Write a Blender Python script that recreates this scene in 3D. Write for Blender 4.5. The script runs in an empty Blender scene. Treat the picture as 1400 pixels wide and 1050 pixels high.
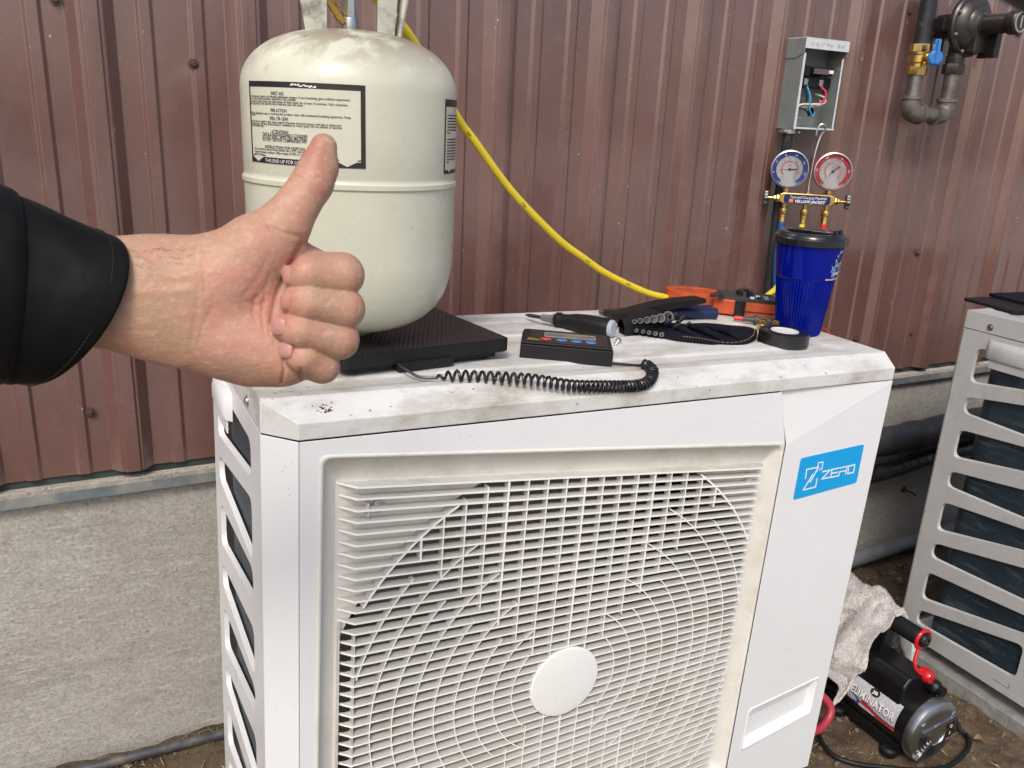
import bpy, bmesh, math, random
import numpy as np
from mathutils import Vector, Matrix, Euler, noise
from mathutils.geometry import tessellate_polygon
S = bpy.context.scene
PI = math.pi
random.seed(7); rng = np.random.RandomState(5)

# ---------------------------------------------------------------- camera
CAM = Vector((-0.1867, -0.8455, 0.3425)); CROT = Euler((1.2625, -0.0471, -0.4677))
cd = bpy.data.cameras.new('camera'); cam = bpy.data.objects.new('camera', cd); S.collection.objects.link(cam)
cam.location = CAM; cam.rotation_euler = CROT
cd.sensor_width = 36; cd.lens = 29.33; cd.clip_start = .02; cd.clip_end = 400
cd.dof.use_dof = True; cd.dof.focus_distance = 1.15; cd.dof.aperture_fstop = 26
S.camera = cam
# ---------------------------------------------------------------- world, sun, exposure
SUN_EL, SUN_AZ = math.radians(48), math.radians(218)       # azimuth clockwise from +Y : the light comes from behind the camera's left
w = bpy.data.worlds.new('World'); S.world = w; w.use_nodes = True
nt = w.node_tree; bg = nt.nodes['Background']
sk = nt.nodes.new('ShaderNodeTexSky'); sk.sky_type = 'NISHITA'; sk.sun_disc = False
sk.sun_elevation = SUN_EL; sk.sun_rotation = SUN_AZ; sk.dust_density = 4.0; sk.air_density = 1.0; sk.ozone_density = 1.0
nt.links.new(sk.outputs[0], bg.inputs[0]); bg.inputs[1].default_value = .15
sd = bpy.data.lights.new('sun', 'SUN'); so = bpy.data.objects.new('sun', sd); S.collection.objects.link(so)
sd.energy = 1.45; sd.angle = math.radians(15); sd.color = (1, .955, .89)
dv = Vector((math.sin(SUN_AZ)*math.cos(SUN_EL), math.cos(SUN_AZ)*math.cos(SUN_EL), math.sin(SUN_EL)))
so.rotation_euler = dv.to_track_quat('Z', 'Y').to_euler()
S.view_settings.view_transform = 'Standard'; S.view_settings.look = 'None'; S.view_settings.gamma = 1
S.view_settings.use_curve_mapping = False; S.view_settings.exposure = .28
S.render.engine = 'CYCLES'

# ---------------------------------------------------------------- helpers
def link(o, parent=None):
    S.collection.objects.link(o)
    if parent: o.parent = parent
    return o
def tag(o, label=None, cat=None, group=None, kind=None):
    if label: o['label'] = label
    if cat: o['category'] = cat
    if group: o['group'] = group
    if kind: o['kind'] = kind
    return o
def thing(name, label, cat, loc=(0, 0, 0), rot=(0, 0, 0), group=None, matrix=None):
    o = bpy.data.objects.new(name, None); o.empty_display_size = .02
    if matrix is not None:
        l, r, s = matrix.decompose(); o.location = l; o.rotation_euler = r.to_euler()
    else:
        o.location = loc; o.rotation_euler = rot
    link(o); return tag(o, label, cat, group)
def frame(x, y, z=None, o=(0, 0, 0)):
    """matrix with given x / y axes (orthonormalised)"""
    x = Vector(x).normalized(); y = Vector(y); y = (y - x*y.dot(x)).normalized(); z = x.cross(y)
    m = Matrix((x, y, z)).transposed().to_4x4(); m.translation = Vector(o); return m
class MB:
    def __init__(s): s.v = []; s.f = []
    def add(s, vs, fs, m=None):
        n = len(s.v)
        s.v += [tuple(m @ Vector(p)) if m is not None else tuple(p) for p in vs]
        s.f += [tuple(i+n for i in f) for f in fs]; return s
    def box(s, a, b, m=None):
        x0, y0, z0 = a; x1, y1, z1 = b
        vs = [(x, y, z) for z in (z0, z1) for y in (y0, y1) for x in (x0, x1)]
        return s.add(vs, [(0, 2, 3, 1), (4, 5, 7, 6), (0, 1, 5, 4), (2, 6, 7, 3), (0, 4, 6, 2), (1, 3, 7, 5)], m)
    def lathe(s, prof, n=24, m=None, a0=0, a1=2*PI, cap=True):
        full = abs(a1-a0-2*PI) < 1e-6; k = n if full else n+1; vs = []; fs = []
        for r, z in prof:
            for i in range(k):
                a = a0+(a1-a0)*i/n; vs.append((r*math.cos(a), r*math.sin(a), z))
        for j in range(len(prof)-1):
            for i in range(n):
                i2 = (i+1) % k; fs.append((j*k+i, j*k+i2, (j+1)*k+i2, (j+1)*k+i))
        if cap and full:
            if prof[0][0] > 1e-6: fs.append(tuple(range(k))[::-1])
            if prof[-1][0] > 1e-6: fs.append(tuple((len(prof)-1)*k+i for i in range(k)))
        return s.add(vs, fs, m)
    def tube(s, pts, r, n=12, cap=True, sec=None):
        pts = [Vector(p) for p in pts]; L = len(pts); rs = r if hasattr(r, '__len__') else [r]*L
        t0 = (pts[1]-pts[0]).normalized(); u = t0.orthogonal().normalized(); vs = []; fs = []
        for i, p in enumerate(pts):
            t = (pts[min(i+1, L-1)]-pts[max(i-1, 0)]).normalized()
            u = (u-t*u.dot(t)).normalized(); b = t.cross(u)
            for j in range(n):
                a = 2*PI*j/n; ca, sa = math.cos(a), math.sin(a)
                if sec: ca, sa = sec(a)
                vs.append(p+(u*ca+b*sa)*rs[i])
        for i in range(L-1):
            for j in range(n):
                j2 = (j+1) % n; fs.append((i*n+j, i*n+j2, (i+1)*n+j2, (i+1)*n+j))
        if cap: fs += [tuple(range(n))[::-1], tuple((L-1)*n+j for j in range(n))]
        return s.add(vs, fs)
    def prism(s, poly, h0, h1, m=None, holes=()):
        loops = [list(poly)]+[list(h) for h in holes]
        tri = tessellate_polygon([[Vector((x, y, 0)) for x, y in l] for l in loops])
        flat = [p for l in loops for p in l]; N = len(flat)
        vs = [(x, y, h0) for x, y in flat]+[(x, y, h1) for x, y in flat]; fs = []
        for t in tri:
            a, b, c = t; A = flat[a]; B = flat[b]; Cc = flat[c]
            ccw = (B[0]-A[0])*(Cc[1]-A[1])-(B[1]-A[1])*(Cc[0]-A[0])
            if abs(ccw) < 1e-14: continue
            if ccw < 0: a, c = c, a
            fs.append((a+N, b+N, c+N)); fs.append((c, b, a))
        k = 0
        for l in loops:
            n = len(l)
            area = sum(l[i][0]*l[(i+1) % n][1]-l[(i+1) % n][0]*l[i][1] for i in range(n))
            outer = (l is loops[0])
            for i in range(n):
                q = (k+i, k+(i+1) % n, k+(i+1) % n+N, k+i+N)
                fs.append(q if (area > 0) == outer else q[::-1])
            k += n
        return s.add(vs, fs, m)
    def build(s, name, m, parent=None, smooth=True, bevel=0, seg=2, angle=35, matrix=None, extra=None):
        me = bpy.data.meshes.new(name); me.from_pydata([tuple(p) for p in s.v], [], s.f); me.validate(); me.update()
        if m is not None: me.materials.append(m)
        o = bpy.data.objects.new(name, me); link(o, parent)
        if matrix is not None: o.matrix_local = matrix
        for k_, (m_, sel) in enumerate(extra or []):
            me.materials.append(m_)
            for fi in sel: me.polygons[fi].material_index = k_+1
        bm = bmesh.new(); bm.from_mesh(me); bmesh.ops.recalc_face_normals(bm, faces=bm.faces); bm.to_mesh(me); bm.free()
        if smooth:
            me.polygons.foreach_set('use_smooth', [True]*len(me.polygons))
            me.set_sharp_from_angle(angle=math.radians(angle))
        if bevel:
            b = o.modifiers.new('bevel', 'BEVEL'); b.width = bevel; b.segments = seg; b.limit_method = 'ANGLE'; b.angle_limit = math.radians(angle); b.harden_normals = True
            me.polygons.foreach_set('use_smooth', [True]*len(me.polygons))
        return o
def rrect(x0, y0, x1, y1, r, n=5):
    out = []
    for cx, cy, a in ((x1-r, y0+r, -90), (x1-r, y1-r, 0), (x0+r, y1-r, 90), (x0+r, y0+r, 180)):
        for i in range(n+1):
            t = math.radians(a+90*i/n); out.append((cx+r*math.cos(t), cy+r*math.sin(t)))
    return out
def rpoly(poly, r, n=4):
    """round the corners of a polygon"""
    out = []; N = len(poly)
    for i in range(N):
        p = Vector(poly[i]); a = Vector(poly[i-1]); b = Vector(poly[(i+1) % N])
        ra = min(r, (a-p).length*.45, (b-p).length*.45)
        p0 = p+(a-p).normalized()*ra; p1 = p+(b-p).normalized()*ra
        for k in range(n+1):
            t = k/n; q = p0*(1-t)**2+p*2*t*(1-t)+p1*t*t; out.append((q.x, q.y))
    return out
def spline(pts, n=8):
    pts = [Vector(p) for p in pts]; P = [2*pts[0]-pts[1]]+pts+[2*pts[-1]-pts[-2]]; out = []
    for i in range(1, len(P)-2):
        for k in range(n):
            t = k/n; a, b, c, d = P[i-1:i+3]
            out.append(.5*((2*b)+(c-a)*t+(2*a-5*b+4*c-d)*t*t+(3*b-a-3*c+d)*t**3))
    out.append(pts[-1]); return out
def TX(m, *names): return m
# materials --------------------------------------------------------
def ramp(nt, f, stops):
    r = nt.nodes.new('ShaderNodeValToRGB'); e = r.color_ramp.elements
    while len(e) < len(stops): e.new(.5)
    for i, (p, c) in enumerate(stops):
        e[i].position = p; e[i].color = (*c, 1) if hasattr(c, '__len__') else (c, c, c, 1)
    nt.links.new(f, r.inputs[0]); return r.outputs[0]
def tex(nt, kind, scale, detail=4, stretch=None, rough=.6, **k):
    tc = nt.nodes.new('ShaderNodeTexCoord'); v = tc.outputs['Object']
    if stretch:
        mp = nt.nodes.new('ShaderNodeMapping'); mp.inputs['Scale'].default_value = stretch; nt.links.new(v, mp.inputs[0]); v = mp.outputs[0]
    t = nt.nodes.new('ShaderNodeTex'+kind); nt.links.new(v, t.inputs['Vector']); t.inputs['Scale'].default_value = scale
    if kind == 'Noise': t.inputs['Detail'].default_value = detail; t.inputs['Roughness'].default_value = rough
    for a, b in k.items(): setattr(t, a, b)
    return t.outputs['Distance'] if kind == 'Voronoi' else t.outputs[0]
def mix(nt, fac, a, b, mode='MIX'):
    m = nt.nodes.new('ShaderNodeMix'); m.data_type = 'RGBA'; m.blend_type = mode
    for i, x in ((0, fac), (6, a), (7, b)):
        if hasattr(x, 'node'): nt.links.new(x, m.inputs[i])
        elif i == 0: m.inputs[0].default_value = x
        else: m.inputs[i].default_value = (*x, 1)
    return m.outputs[2]
def mat(name, col, rough=.5, metal=0, var=.12, vscale=25, bump=None, spots=None, grime=None, coat=0, spec=.5, rvar=0, **kw):
    """principled surface: base colour varied by noise, optional bump (scale, strength), specks and grime"""
    m = bpy.data.materials.new(name); m.use_nodes = True; nt = m.node_tree; b = nt.nodes['Principled BSDF']
    c = tuple(col)
    if var:
        f = tex(nt, 'Noise', vscale, 5)
        c = ramp(nt, f, [(.3, tuple(x*(1-var) for x in col)), (.7, tuple(min(1, x*(1+var)) for x in col))])
    if grime:   # (colour, scale, lo, hi [,stretch])
        g = ramp(nt, tex(nt, 'Noise', grime[1], 8, grime[4] if len(grime) > 4 else None, .7), [(grime[2], 0.), (grime[3], 1.)])
        c = mix(nt, g, c, grime[0])
    if spots:   # (colour, scale, size)
        v = ramp(nt, tex(nt, 'Voronoi', spots[1]), [(spots[2]*.6, 1.), (spots[2], 0.)])
        k = ramp(nt, tex(nt, 'Noise', spots[1]*.23, 3), [(.5, 0.), (.62, 1.)])
        mu = nt.nodes.new('ShaderNodeMath'); mu.operation = 'MULTIPLY'; nt.links.new(v, mu.inputs[0]); nt.links.new(k, mu.inputs[1])
        c = mix(nt, mu.outputs[0], c, spots[0])
    if hasattr(c, 'node'): nt.links.new(c, b.inputs['Base Color'])
    else: b.inputs['Base Color'].default_value = (*c, 1)
    b.inputs['Roughness'].default_value = rough; b.inputs['Metallic'].default_value = metal
    b.inputs['Specular IOR Level'].default_value = spec
    if rvar:
        r = ramp(nt, tex(nt, 'Noise', vscale*1.7, 6), [(.3, max(0, rough-rvar)), (.7, min(1, rough+rvar))]); nt.links.new(r, b.inputs['Roughness'])
    if coat: b.inputs['Coat Weight'].default_value = coat; b.inputs['Coat Roughness'].default_value = .12
    if bump:
        bp = nt.nodes.new('ShaderNodeBump'); bp.inputs['Strength'].default_value = bump[1]; bp.inputs['Distance'].default_value = .001 if len(bump) < 3 else bump[2]
        nt.links.new(tex(nt, 'Noise', bump[0], 6, bump[3] if len(bump) > 3 else None), bp.inputs['Height']); nt.links.new(bp.outputs[0], b.inputs['Normal'])
    for a, v in kw.items(): b.inputs[a.replace('_', ' ')].default_value = v
    return m
WHITE = mat('white_painted_steel', (.72, .73, .74), .32, var=.02, vscale=8, bump=(9, .25, .002), spots=((.36, .31, .25), 110, .10), rvar=.06)
TOPW = mat('dirty_white_steel', (.62, .62, .60), .42, var=.05, vscale=12, grime=((.33, .30, .245), 11, .45, .70, (.6, 1.3, 1)), spots=((.15, .11, .08), 70, .15), bump=(40, .15), rvar=.1)
CREAM = mat('grille_plastic', (.68, .665, .615), .5, var=.04, vscale=10, grime=((.47, .42, .32), 9, .5, .8, (1, 1, 1)), spots=((.2, .15, .1), 120, .10), bump=(70, .1))
LOUV_SHADED = mat('louvre_plastic_shaded', (.54, .53, .49), .6, var=.06, vscale=14, grime=((.30, .265, .20), 12, .5, .78, (.5, 1, 1)), spots=((.2, .15, .1), 150, .1))  # blades greyed for the shade between them, with grime and specks on top
EDGE = mat('louvre_edge_lit', (.86, .86, .84), .4, var=.02, vscale=14)  # same plastic whitened where the front edges catch the light
HUBW = mat('hub_plastic', (.80, .80, .78), .4, var=.02, vscale=8, spots=((.25, .22, .18), 150, .13))
DARKIN = mat('dark_inner_metal', (.012, .016, .02), .6, var=.3)
GALV = mat('galvanised_steel', (.42, .43, .44), .4, .8, var=.12, vscale=40, rvar=.1)
STEEL = mat('bright_steel', (.62, .62, .62), .25, 1, var=.08, vscale=60, rvar=.08)
BRASS = mat('brass', (.62, .43, .14), .28, 1, var=.15, vscale=60, rvar=.1)
BLACKP = mat('black_plastic', (.009, .009, .010), .45, var=.2, bump=(220, .12), spec=.3)
BLACKG = mat('glossy_black_plastic', (.008, .008, .010), .18, var=.1, coat=.3)
RUBBER = mat('black_rubber', (.008, .008, .009), .5, var=.2, bump=(160, .15), spec=.28)
YEL = mat('yellow_hose_rubber', (.72, .55, .03), .35, var=.06, vscale=40, grime=((.40, .30, .04), 30, .62, .8))
REDH = mat('red_rubber', (.55, .02, .02), .3, var=.08)
BLUEH = mat('blue_rubber', (.02, .09, .26), .4, var=.08)
BLK = mat('black_ink', (.015, .015, .017), .5, var=0)
WINK = mat('white_ink', (.75, .75, .75), .5, var=0)
def text(body, name, m, parent, matrix, width=None, height=None, size=.01, extrude=.00015, align='LEFT', bend=None, offset=0, shear=0):
    cu = bpy.data.curves.new(name, 'FONT'); cu.body = body; cu.size = size; cu.extrude = extrude; cu.align_x = 'LEFT'; cu.offset = offset; cu.shear = shear
    cu.resolution_u = 3
    o = bpy.data.objects.new(name, cu); S.collection.objects.link(o); bpy.context.view_layer.update()
    me = bpy.data.meshes.new_from_object(o.evaluated_get(bpy.context.evaluated_depsgraph_get())); bpy.data.objects.remove(o)
    n = len(me.vertices); co = np.empty(n*3, np.float32); me.vertices.foreach_get('co', co); co = co.reshape(-1, 3)
    x0, x1 = co[:, 0].min(), co[:, 0].max()
    if width: k = width/(x1-x0); co[:, 0] = (co[:, 0]-x0)*k
    if height: y0, y1 = co[:, 1].min(), co[:, 1].max(); co[:, 1] = (co[:, 1]-(0 if y0 > -size*.05 else y0*0))*height/(y1 if y1 > 0 else 1)
    if align == 'CENTER': co[:, 0] -= (co[:, 0].max()+co[:, 0].min())/2
    if bend: co = bend(co)
    me.vertices.foreach_set('co', co.astype(np.float32).ravel()); me.update(); me.name = name
    me.materials.clear(); me.materials.append(m)
    ob = bpy.data.objects.new(name, me); link(ob, parent)
    if matrix is not None: ob.matrix_local = matrix
    return ob
FRONTM = frame((1, 0, 0), (0, 0, 1))      # text/prism plane facing -Y  (x right, y up)
def at(m, x, y, z=0):
    q = m.copy(); q.translation = Vector((x, y, z)); return q
# ================================================================ SETTING
# ground -----------------------------------------------------------
SOIL = mat('soil', (.080, .058, .038), .95, var=.45, vscale=14, grime=((.150, .112, .070), 30, .45, .75), spots=((.28, .23, .15), 170, .16), bump=(60, .9, .006), spec=.2)
nt_ = SOIL.node_tree; bs_ = nt_.nodes['Principled BSDF']; old = bs_.inputs['Base Color'].links[0].from_socket
tc_ = nt_.nodes.new('ShaderNodeTexCoord'); sx_ = nt_.nodes.new('ShaderNodeSeparateXYZ'); nt_.links.new(tc_.outputs['Object'], sx_.inputs[0])
mr_ = nt_.nodes.new('ShaderNodeMapRange'); nt_.links.new(sx_.outputs[1], mr_.inputs[0]); mr_.inputs[1].default_value = -.9; mr_.inputs[2].default_value = -2.2
nt_.links.new(mix(nt_, mr_.outputs[0], old, (.42, .40, .36)), bs_.inputs['Base Color'])      # soil gives way to pale gravel, added unseen to bounce light on the wall
def gheight(x, y):
    h = .016*noise.noise(Vector((x*3, y*3, 1)))+.010*noise.noise(Vector((x*9, y*9, 5)))+.006*noise.noise(Vector((x*28, y*28, 9)))+.003*noise.noise(Vector((x*70, y*70, 2)))
    return -.852+h-(.012 if x > 1.0 else .012*max(0, x))
xs = [-40, -15, -6, -3, -1.5]+[ -.8+i*.0125 for i in range(int(3.4/.0125))]+[2.8, 4, 8, 20, 40]
ys = [-40, -15, -6, -3, -1.5, -.9]+[-.5+i*.0125 for i in range(int(1.25/.0125))]+[.78, 1.2]
V = [(x, y, gheight(x, y)) for y in ys for x in xs]; nx = len(xs)
F = [(j*nx+i, j*nx+i+1, (j+1)*nx+i+1, (j+1)*nx+i) for j in range(len(ys)-1) for i in range(nx-1)]
mb = MB(); mb.v = V; mb.f = F; tag(mb.build('ground', SOIL), kind='structure')
# debris
mb = MB()
ico = bmesh.new(); bmesh.ops.create_icosphere(ico, subdivisions=1, radius=1); iv = [v.co.copy() for v in ico.verts]; jf = [tuple(v.index for v in f.verts) for f in ico.faces]; ico.free()
def near_xy():
    r = random.random()
    if r < .35: return random.uniform(-.5, .15), random.uniform(.3, .64)
    return random.uniform(.95, 2.0), random.uniform(-.35, .62)
for i in range(3600):
    x, y = near_xy(); s = random.uniform(.0008, .0030)*(1+(random.random() < .06)*1.8)
    M4 = Matrix.Translation((x, y, gheight(x, y)+s*.3)) @ Euler((random.random()*6, random.random()*6, 0)).to_matrix().to_4x4() @ Matrix.Diagonal((s*random.uniform(.7, 1.5), s, s*random.uniform(.5, .9), 1))
    mb.add([v*(1+.25*random.uniform(-1, 1)) for v in iv], jf, M4)
tag(mb.build('gravel', mat('pebbles', (.14, .115, .085), .9, var=.5, vscale=60), smooth=False), kind='stuff')
mb = MB()
for i in range(700):
    x, y = near_xy(); L = random.uniform(.008, .035); a = random.random()*2*PI; wv = random.uniform(.0004, .0013)
    z = gheight(x, y)+.003; d = Vector((math.cos(a), math.sin(a), random.uniform(-.15, .25)))*L; n = Vector((-math.sin(a), math.cos(a), 0))*wv
    p = Vector((x, y, z)); q = p+d*.5+Vector((0, 0, .002)); e = p+d
    mb.add([p-n, p+n, q+n, q-n, e+n*.3, e-n*.3, q+Vector((0, 0, wv))], [(0, 1, 2, 3), (3, 2, 4, 5), (0, 3, 6), (1, 6, 2)])
tag(mb.build('straw_litter', mat('dry_straw', (.34, .26, .14), .8, var=.4, vscale=50), smooth=False), kind='stuff')
# dry leaves as single things would be too small: a few bigger ones
LEAF = mat('dry_leaf', (.16, .09, .05), .7, var=.35, vscale=90)
for i, (x, y, s, rz) in enumerate([(1.36, .02, .030, .4), (1.33, .055, .022, 1.9), (1.40, -.03, .024, 2.7), (1.87, .56, .026, .2), (1.80, .50, .022, 1.1), (.02, .50, .02, 2)]):
    mb = MB(); pts = []
    for t in np.linspace(0, 1, 7):
        wv = s*.38*math.sin(PI*min(1, t*.95+.03)); pts.append((t*s, wv, s*.18*math.sin(t*3)))
    vs = []
    for x0, wv, z0 in pts: vs += [(x0, -wv, z0+wv*.5), (x0, 0, z0), (x0, wv, z0+wv*.6)]
    fs = [(k*3+j, k*3+j+1, k*3+j+4, k*3+j+3) for k in range(6) for j in range(2)]
    mb.add(vs, fs); o = mb.build('dry_leaf', LEAF); o.location = (x, y, gheight(x, y)+.006); o.rotation_euler = (random.uniform(-.4, .4), random.uniform(-.3, .3), rz)
    tag(o, ['curled brown dry leaf on the soil beside the vacuum pump\'s black cord', 'small brown dry leaf just behind the vacuum pump\'s motor cover', 'brown dry leaf lying at the edge of the concrete pad', 'brown dry leaf on the soil under the grey conduit on the right', 'small dry leaf on the dark soil between the units, near the conduit', 'small dry leaf on the soil under the black pipe, left of the white unit'][i], 'leaf')
# concrete foundation ----------------------------------------------
mC = bpy.data.materials.new('board_formed_concrete'); mC.use_nodes = True; n_ = mC.node_tree; B = n_.nodes['Principled BSDF']
c1 = ramp(n_, tex(n_, 'Noise', 3.2, 6, (1, 1, 2.2)), [(.3, (.40, .375, .34)), (.7, (.56, .535, .49))])
c2 = mix(n_, ramp(n_, tex(n_, 'Noise', 15, 10, (1, 1, 4), .8), [(.50, 0.), (.66, .55)]), c1, (.66, .65, .61))
s_ = ramp(n_, tex(n_, 'Noise', 22, 8, (1, 1, 9), .75), [(.52, 0.), (.60, 1.)]); sm_ = ramp(n_, tex(n_, 'Noise', 2.6, 3), [(.45, 0.), (.58, .8)])
mu = n_.nodes.new('ShaderNodeMath'); mu.operation = 'MULTIPLY'; n_.links.new(s_, mu.inputs[0]); n_.links.new(sm_, mu.inputs[1]); c2 = mix(n_, mu.outputs[0], c2, (.66, .655, .62))
c2 = mix(n_, ramp(n_, tex(n_, 'Noise', 210, 6, None, .75), [(.42, .45), (.60, 0.)]), c2, (.20, .18, .155)); c2 = mix(n_, ramp(n_, tex(n_, 'Noise', 150, 6, None, .75), [(.55, 0.), (.68, .5)]), c2, (.68, .66, .62))
c3 = mix(n_, ramp(n_, tex(n_, 'Noise', 30, 6, (1, 1, 3), .7), [(.33, .25), (.45, 0.)]), c2, (.20, .18, .155))
c4 = mix(n_, ramp(n_, tex(n_, 'Noise', 160, 4), [(.30, .55), (.42, 0.)]), c3, (.13, .12, .10))
c5 = mix(n_, ramp(n_, tex(n_, 'Noise', 2.3, 5), [(.5, 0.), (.7, .5)]), c4, (.30, .235, .19))
n_.links.new(c5, B.inputs['Base Color']); B.inputs['Roughness'].default_value = .92; B.inputs['Specular IOR Level'].default_value = .2
bp = n_.nodes.new('ShaderNodeBump'); bp.inputs['Strength'].default_value = .9; bp.inputs['Distance'].default_value = .004
hh = mix(n_, .5, tex(n_, 'Noise', 24, 10, (1, 1, 6), .8), tex(n_, 'Noise', 170, 10, None, .8)); n_.links.new(hh, bp.inputs['Height']); n_.links.new(bp.outputs[0], B.inputs['Normal'])
mb = MB(); mb.box((-3, .645, -1.1), (6, .95, -.291)); fd = mb.build('concrete_foundation', mC, smooth=False)
tag(fd, 'board-formed grey concrete foundation wall below the brown metal siding', 'foundation')
# building wall ------------------------------------------------------
mS = bpy.data.materials.new('brown_siding_paint'); mS.use_nodes = True; n_ = mS.node_tree; B = n_.nodes['Principled BSDF']
a = ramp(n_, tex(n_, 'Noise', 4, 6, (1, 1, .6)), [(.3, (.108, .052, .043)), (.7, (.168, .088, .074))])
a = mix(n_, ramp(n_, tex(n_, 'Noise', 22, 8, (1, 1, .8), .75), [(.52, 0.), (.78, .35)]), a, (.22, .145, .125))
sp = ramp(n_, tex(n_, 'Voronoi', 42, stretch=(1, 1, .7)), [(.05, 1.), (.085, 0.)]); sk_ = ramp(n_, tex(n_, 'Noise', 17, 3), [(.55, 0.), (.6, .8)])
mu = n_.nodes.new('ShaderNodeMath'); mu.operation = 'MULTIPLY'; n_.links.new(sp, mu.inputs[0]); n_.links.new(sk_, mu.inputs[1])
a = mix(n_, mu.outputs[0], a, (.5, .45, .4))
sc = ramp(n_, tex(n_, 'Noise', 60, 2, (1, 1, 14)), [(.70, 0.), (.74, .5)]); a = mix(n_, sc, a, (.36, .28, .25))
sc = ramp(n_, tex(n_, 'Noise', 70, 2, (8, 1, 1)), [(.70, 0.), (.74, .35)]); a = mix(n_, sc, a, (.36, .28, .25))
n_.links.new(a, B.inputs['Base Color'])
n_.links.new(ramp(n_, tex(n_, 'Noise', 9, 8, (1, 1, .5)), [(.3, .20), (.7, .40)]), B.inputs['Roughness'])
B.inputs['Specular IOR Level'].default_value = .8; B.inputs['Coat Weight'].default_value = .8; B.inputs['Coat Roughness'].default_value = .09
bp = n_.nodes.new('ShaderNodeBump'); bp.inputs['Strength'].default_value = .5; bp.inputs['Distance'].default_value = .004
n_.links.new(tex(n_, 'Noise', 5, 3, (2, 1, .5)), bp.inputs['Height']); n_.links.new(bp.outputs[0], B.inputs['Normal'])
wall = thing('building_wall', 'brown ribbed metal wall of the building behind the units', 'wall', (0, .66, 0))
PITCH = .2286; R0 = .541
MAJ = [(-.034, 0), (-.0325, -.001), (-.0175, -.0175), (-.0125, -.0180), (-.0110, -.0212), (-.003, -.0216), (.003, -.0216), (.0110, -.0212), (.0125, -.0180), (.0175, -.0175), (.0325, -.001), (.034, 0)]
MIN = [(-.0125, 0), (-.0078, -.0042), (-.0070, -.0046), (.0070, -.0046), (.0078, -.0042), (.0125, 0)]
def siding(k):
    prof = []
    for j in range(4):
        cx = k*4*PITCH+j*PITCH
        prof += [(cx+x, y) for x, y in MAJ]
        for q in (1, 2): prof += [(cx+q*PITCH/3+x, y) for x, y in MIN]
    cx = (k+1)*4*PITCH; prof += [(cx+x, y-.0012) for x, y in MAJ[:9]]
    rp_ = [prof[0]]                     # rolled (rounded) bends
    for i in range(1, len(prof)-1):
        p, a_, c_ = Vector(prof[i]), Vector(prof[i-1]), Vector(prof[i+1]); la, lc = (a_-p).length, (c_-p).length
        if la < 1e-6 or lc < 1e-6 or (p-a_).normalized().dot((c_-p).normalized()) > .985: rp_.append(tuple(p)); continue
        q = min(.0016, la*.4, lc*.4); s0 = p+(a_-p).normalized()*q; s1 = p+(c_-p).normalized()*q
        for t in (0, .33, .67, 1): rp_.append(tuple(s0*(1-t)**2+p*2*t*(1-t)+s1*t*t))
    prof = rp_+[prof[-1]]
    vs = []; zs = [-.276, 1.35]
    for z in zs: vs += [(R0-2*PITCH*2+x, y, z) for x, y in prof]
    n = len(prof); fs = [(i, i+1, n+i+1, n+i) for i in range(n-1)]
    b = MB(); b.add(vs, fs); o = b.build('siding_panel', mS, wall, smooth=False)
    sm = o.modifiers.new('thickness', 'SOLIDIFY'); sm.thickness = .0007; sm.offset = 1
for k in range(-2, 4): siding(k)
GREEN = mat('sill_shadow_strip', (.03, .045, .04), .7, var=.3)  # dark strip whose colour stands for the shaded gap under the siding
mb = MB(); mb.box((-3, .004, -.291), (6, .05, -.2)); mb.build('sill_gap_strip', GREEN, wall, smooth=False)
FL = mat('flashing_steel', (.13, .165, .18), .55, .2, var=.25, vscale=22, spots=((.6, .58, .5), 90, .2), grime=((.34, .31, .26), 10, .45, .7), rvar=.12)
mb = MB(); mb.add([(-3, .01, -.2905), (6, .01, -.2905), (6, -.030, -.2935), (-3, -.030, -.2935), (-3, -.0315, -.311), (6, -.0315, -.311), (6, -.0300, -.3115), (-3, -.0300, -.3115), (-3, -.0285, -.2955), (6, -.0285, -.2955)],
    [(3, 2, 5, 4), (4, 5, 6, 7), (7, 6, 9, 8)]); mb.build('flashing_lip', FL, wall, smooth=False)
mb = MB(); mb.add([(-3, .01, -.2905), (6, .01, -.2905), (6, -.030, -.2935), (-3, -.030, -.2935)], [(0, 1, 2, 3)]); mb.build('flashing_ledge', mat('dusty_ledge', (.27, .25, .215), .9, var=.3, vscale=40, grime=((.15, .16, .16), 14, .5, .75), bump=(150, .6)), wall, smooth=False)
SCR = mat('brown_screw_head', (.09, .05, .045), .35, .3, var=.3)
def hexhead(m, r=.0048, h=.005):
    b = MB(); b.lathe([(r*1.7, 0), (r*1.7, .0012), (r*1.1, .0016)], 16, m); b.lathe([(r, .0016), (r, h*.8), (r*.75, h)], 6, m); return b
for x, z in ((-.188, .477), (-.001, .401), (1.612, .626), (2.034, .614), (-.203, -.166), (1.627, -.175), (1.845, -.175), (1.808, .051), (.30, -.17), (.05, -.18)):
    hexhead(frame((1, 0, 0), (0, 0, 1), o=(x, -.0045, z))).build('screw', SCR, wall)
# web / wasp-mud crumbs and litter on the flashing
mb = MB()
for i in range(200):
    x = random.choice([random.uniform(-.4, .05), random.uniform(-.4, .05), random.uniform(1.6, 2.3)]); s = random.uniform(.0005, .0018)
    m4 = Matrix.Translation((x, .66-random.uniform(.002, .03), -.2905+s*.4)) @ Euler((random.random()*6, random.random()*6, 0)).to_matrix().to_4x4() @ Matrix.Diagonal((s*random.uniform(.6, 3), s*.8, s*.6, 1))
    mb.add(iv, jf, m4)
tag(mb.build('dust_and_chaff', mat('chaff', (.36, .31, .22), .9, var=.4, vscale=200), smooth=False), kind='stuff')
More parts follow.
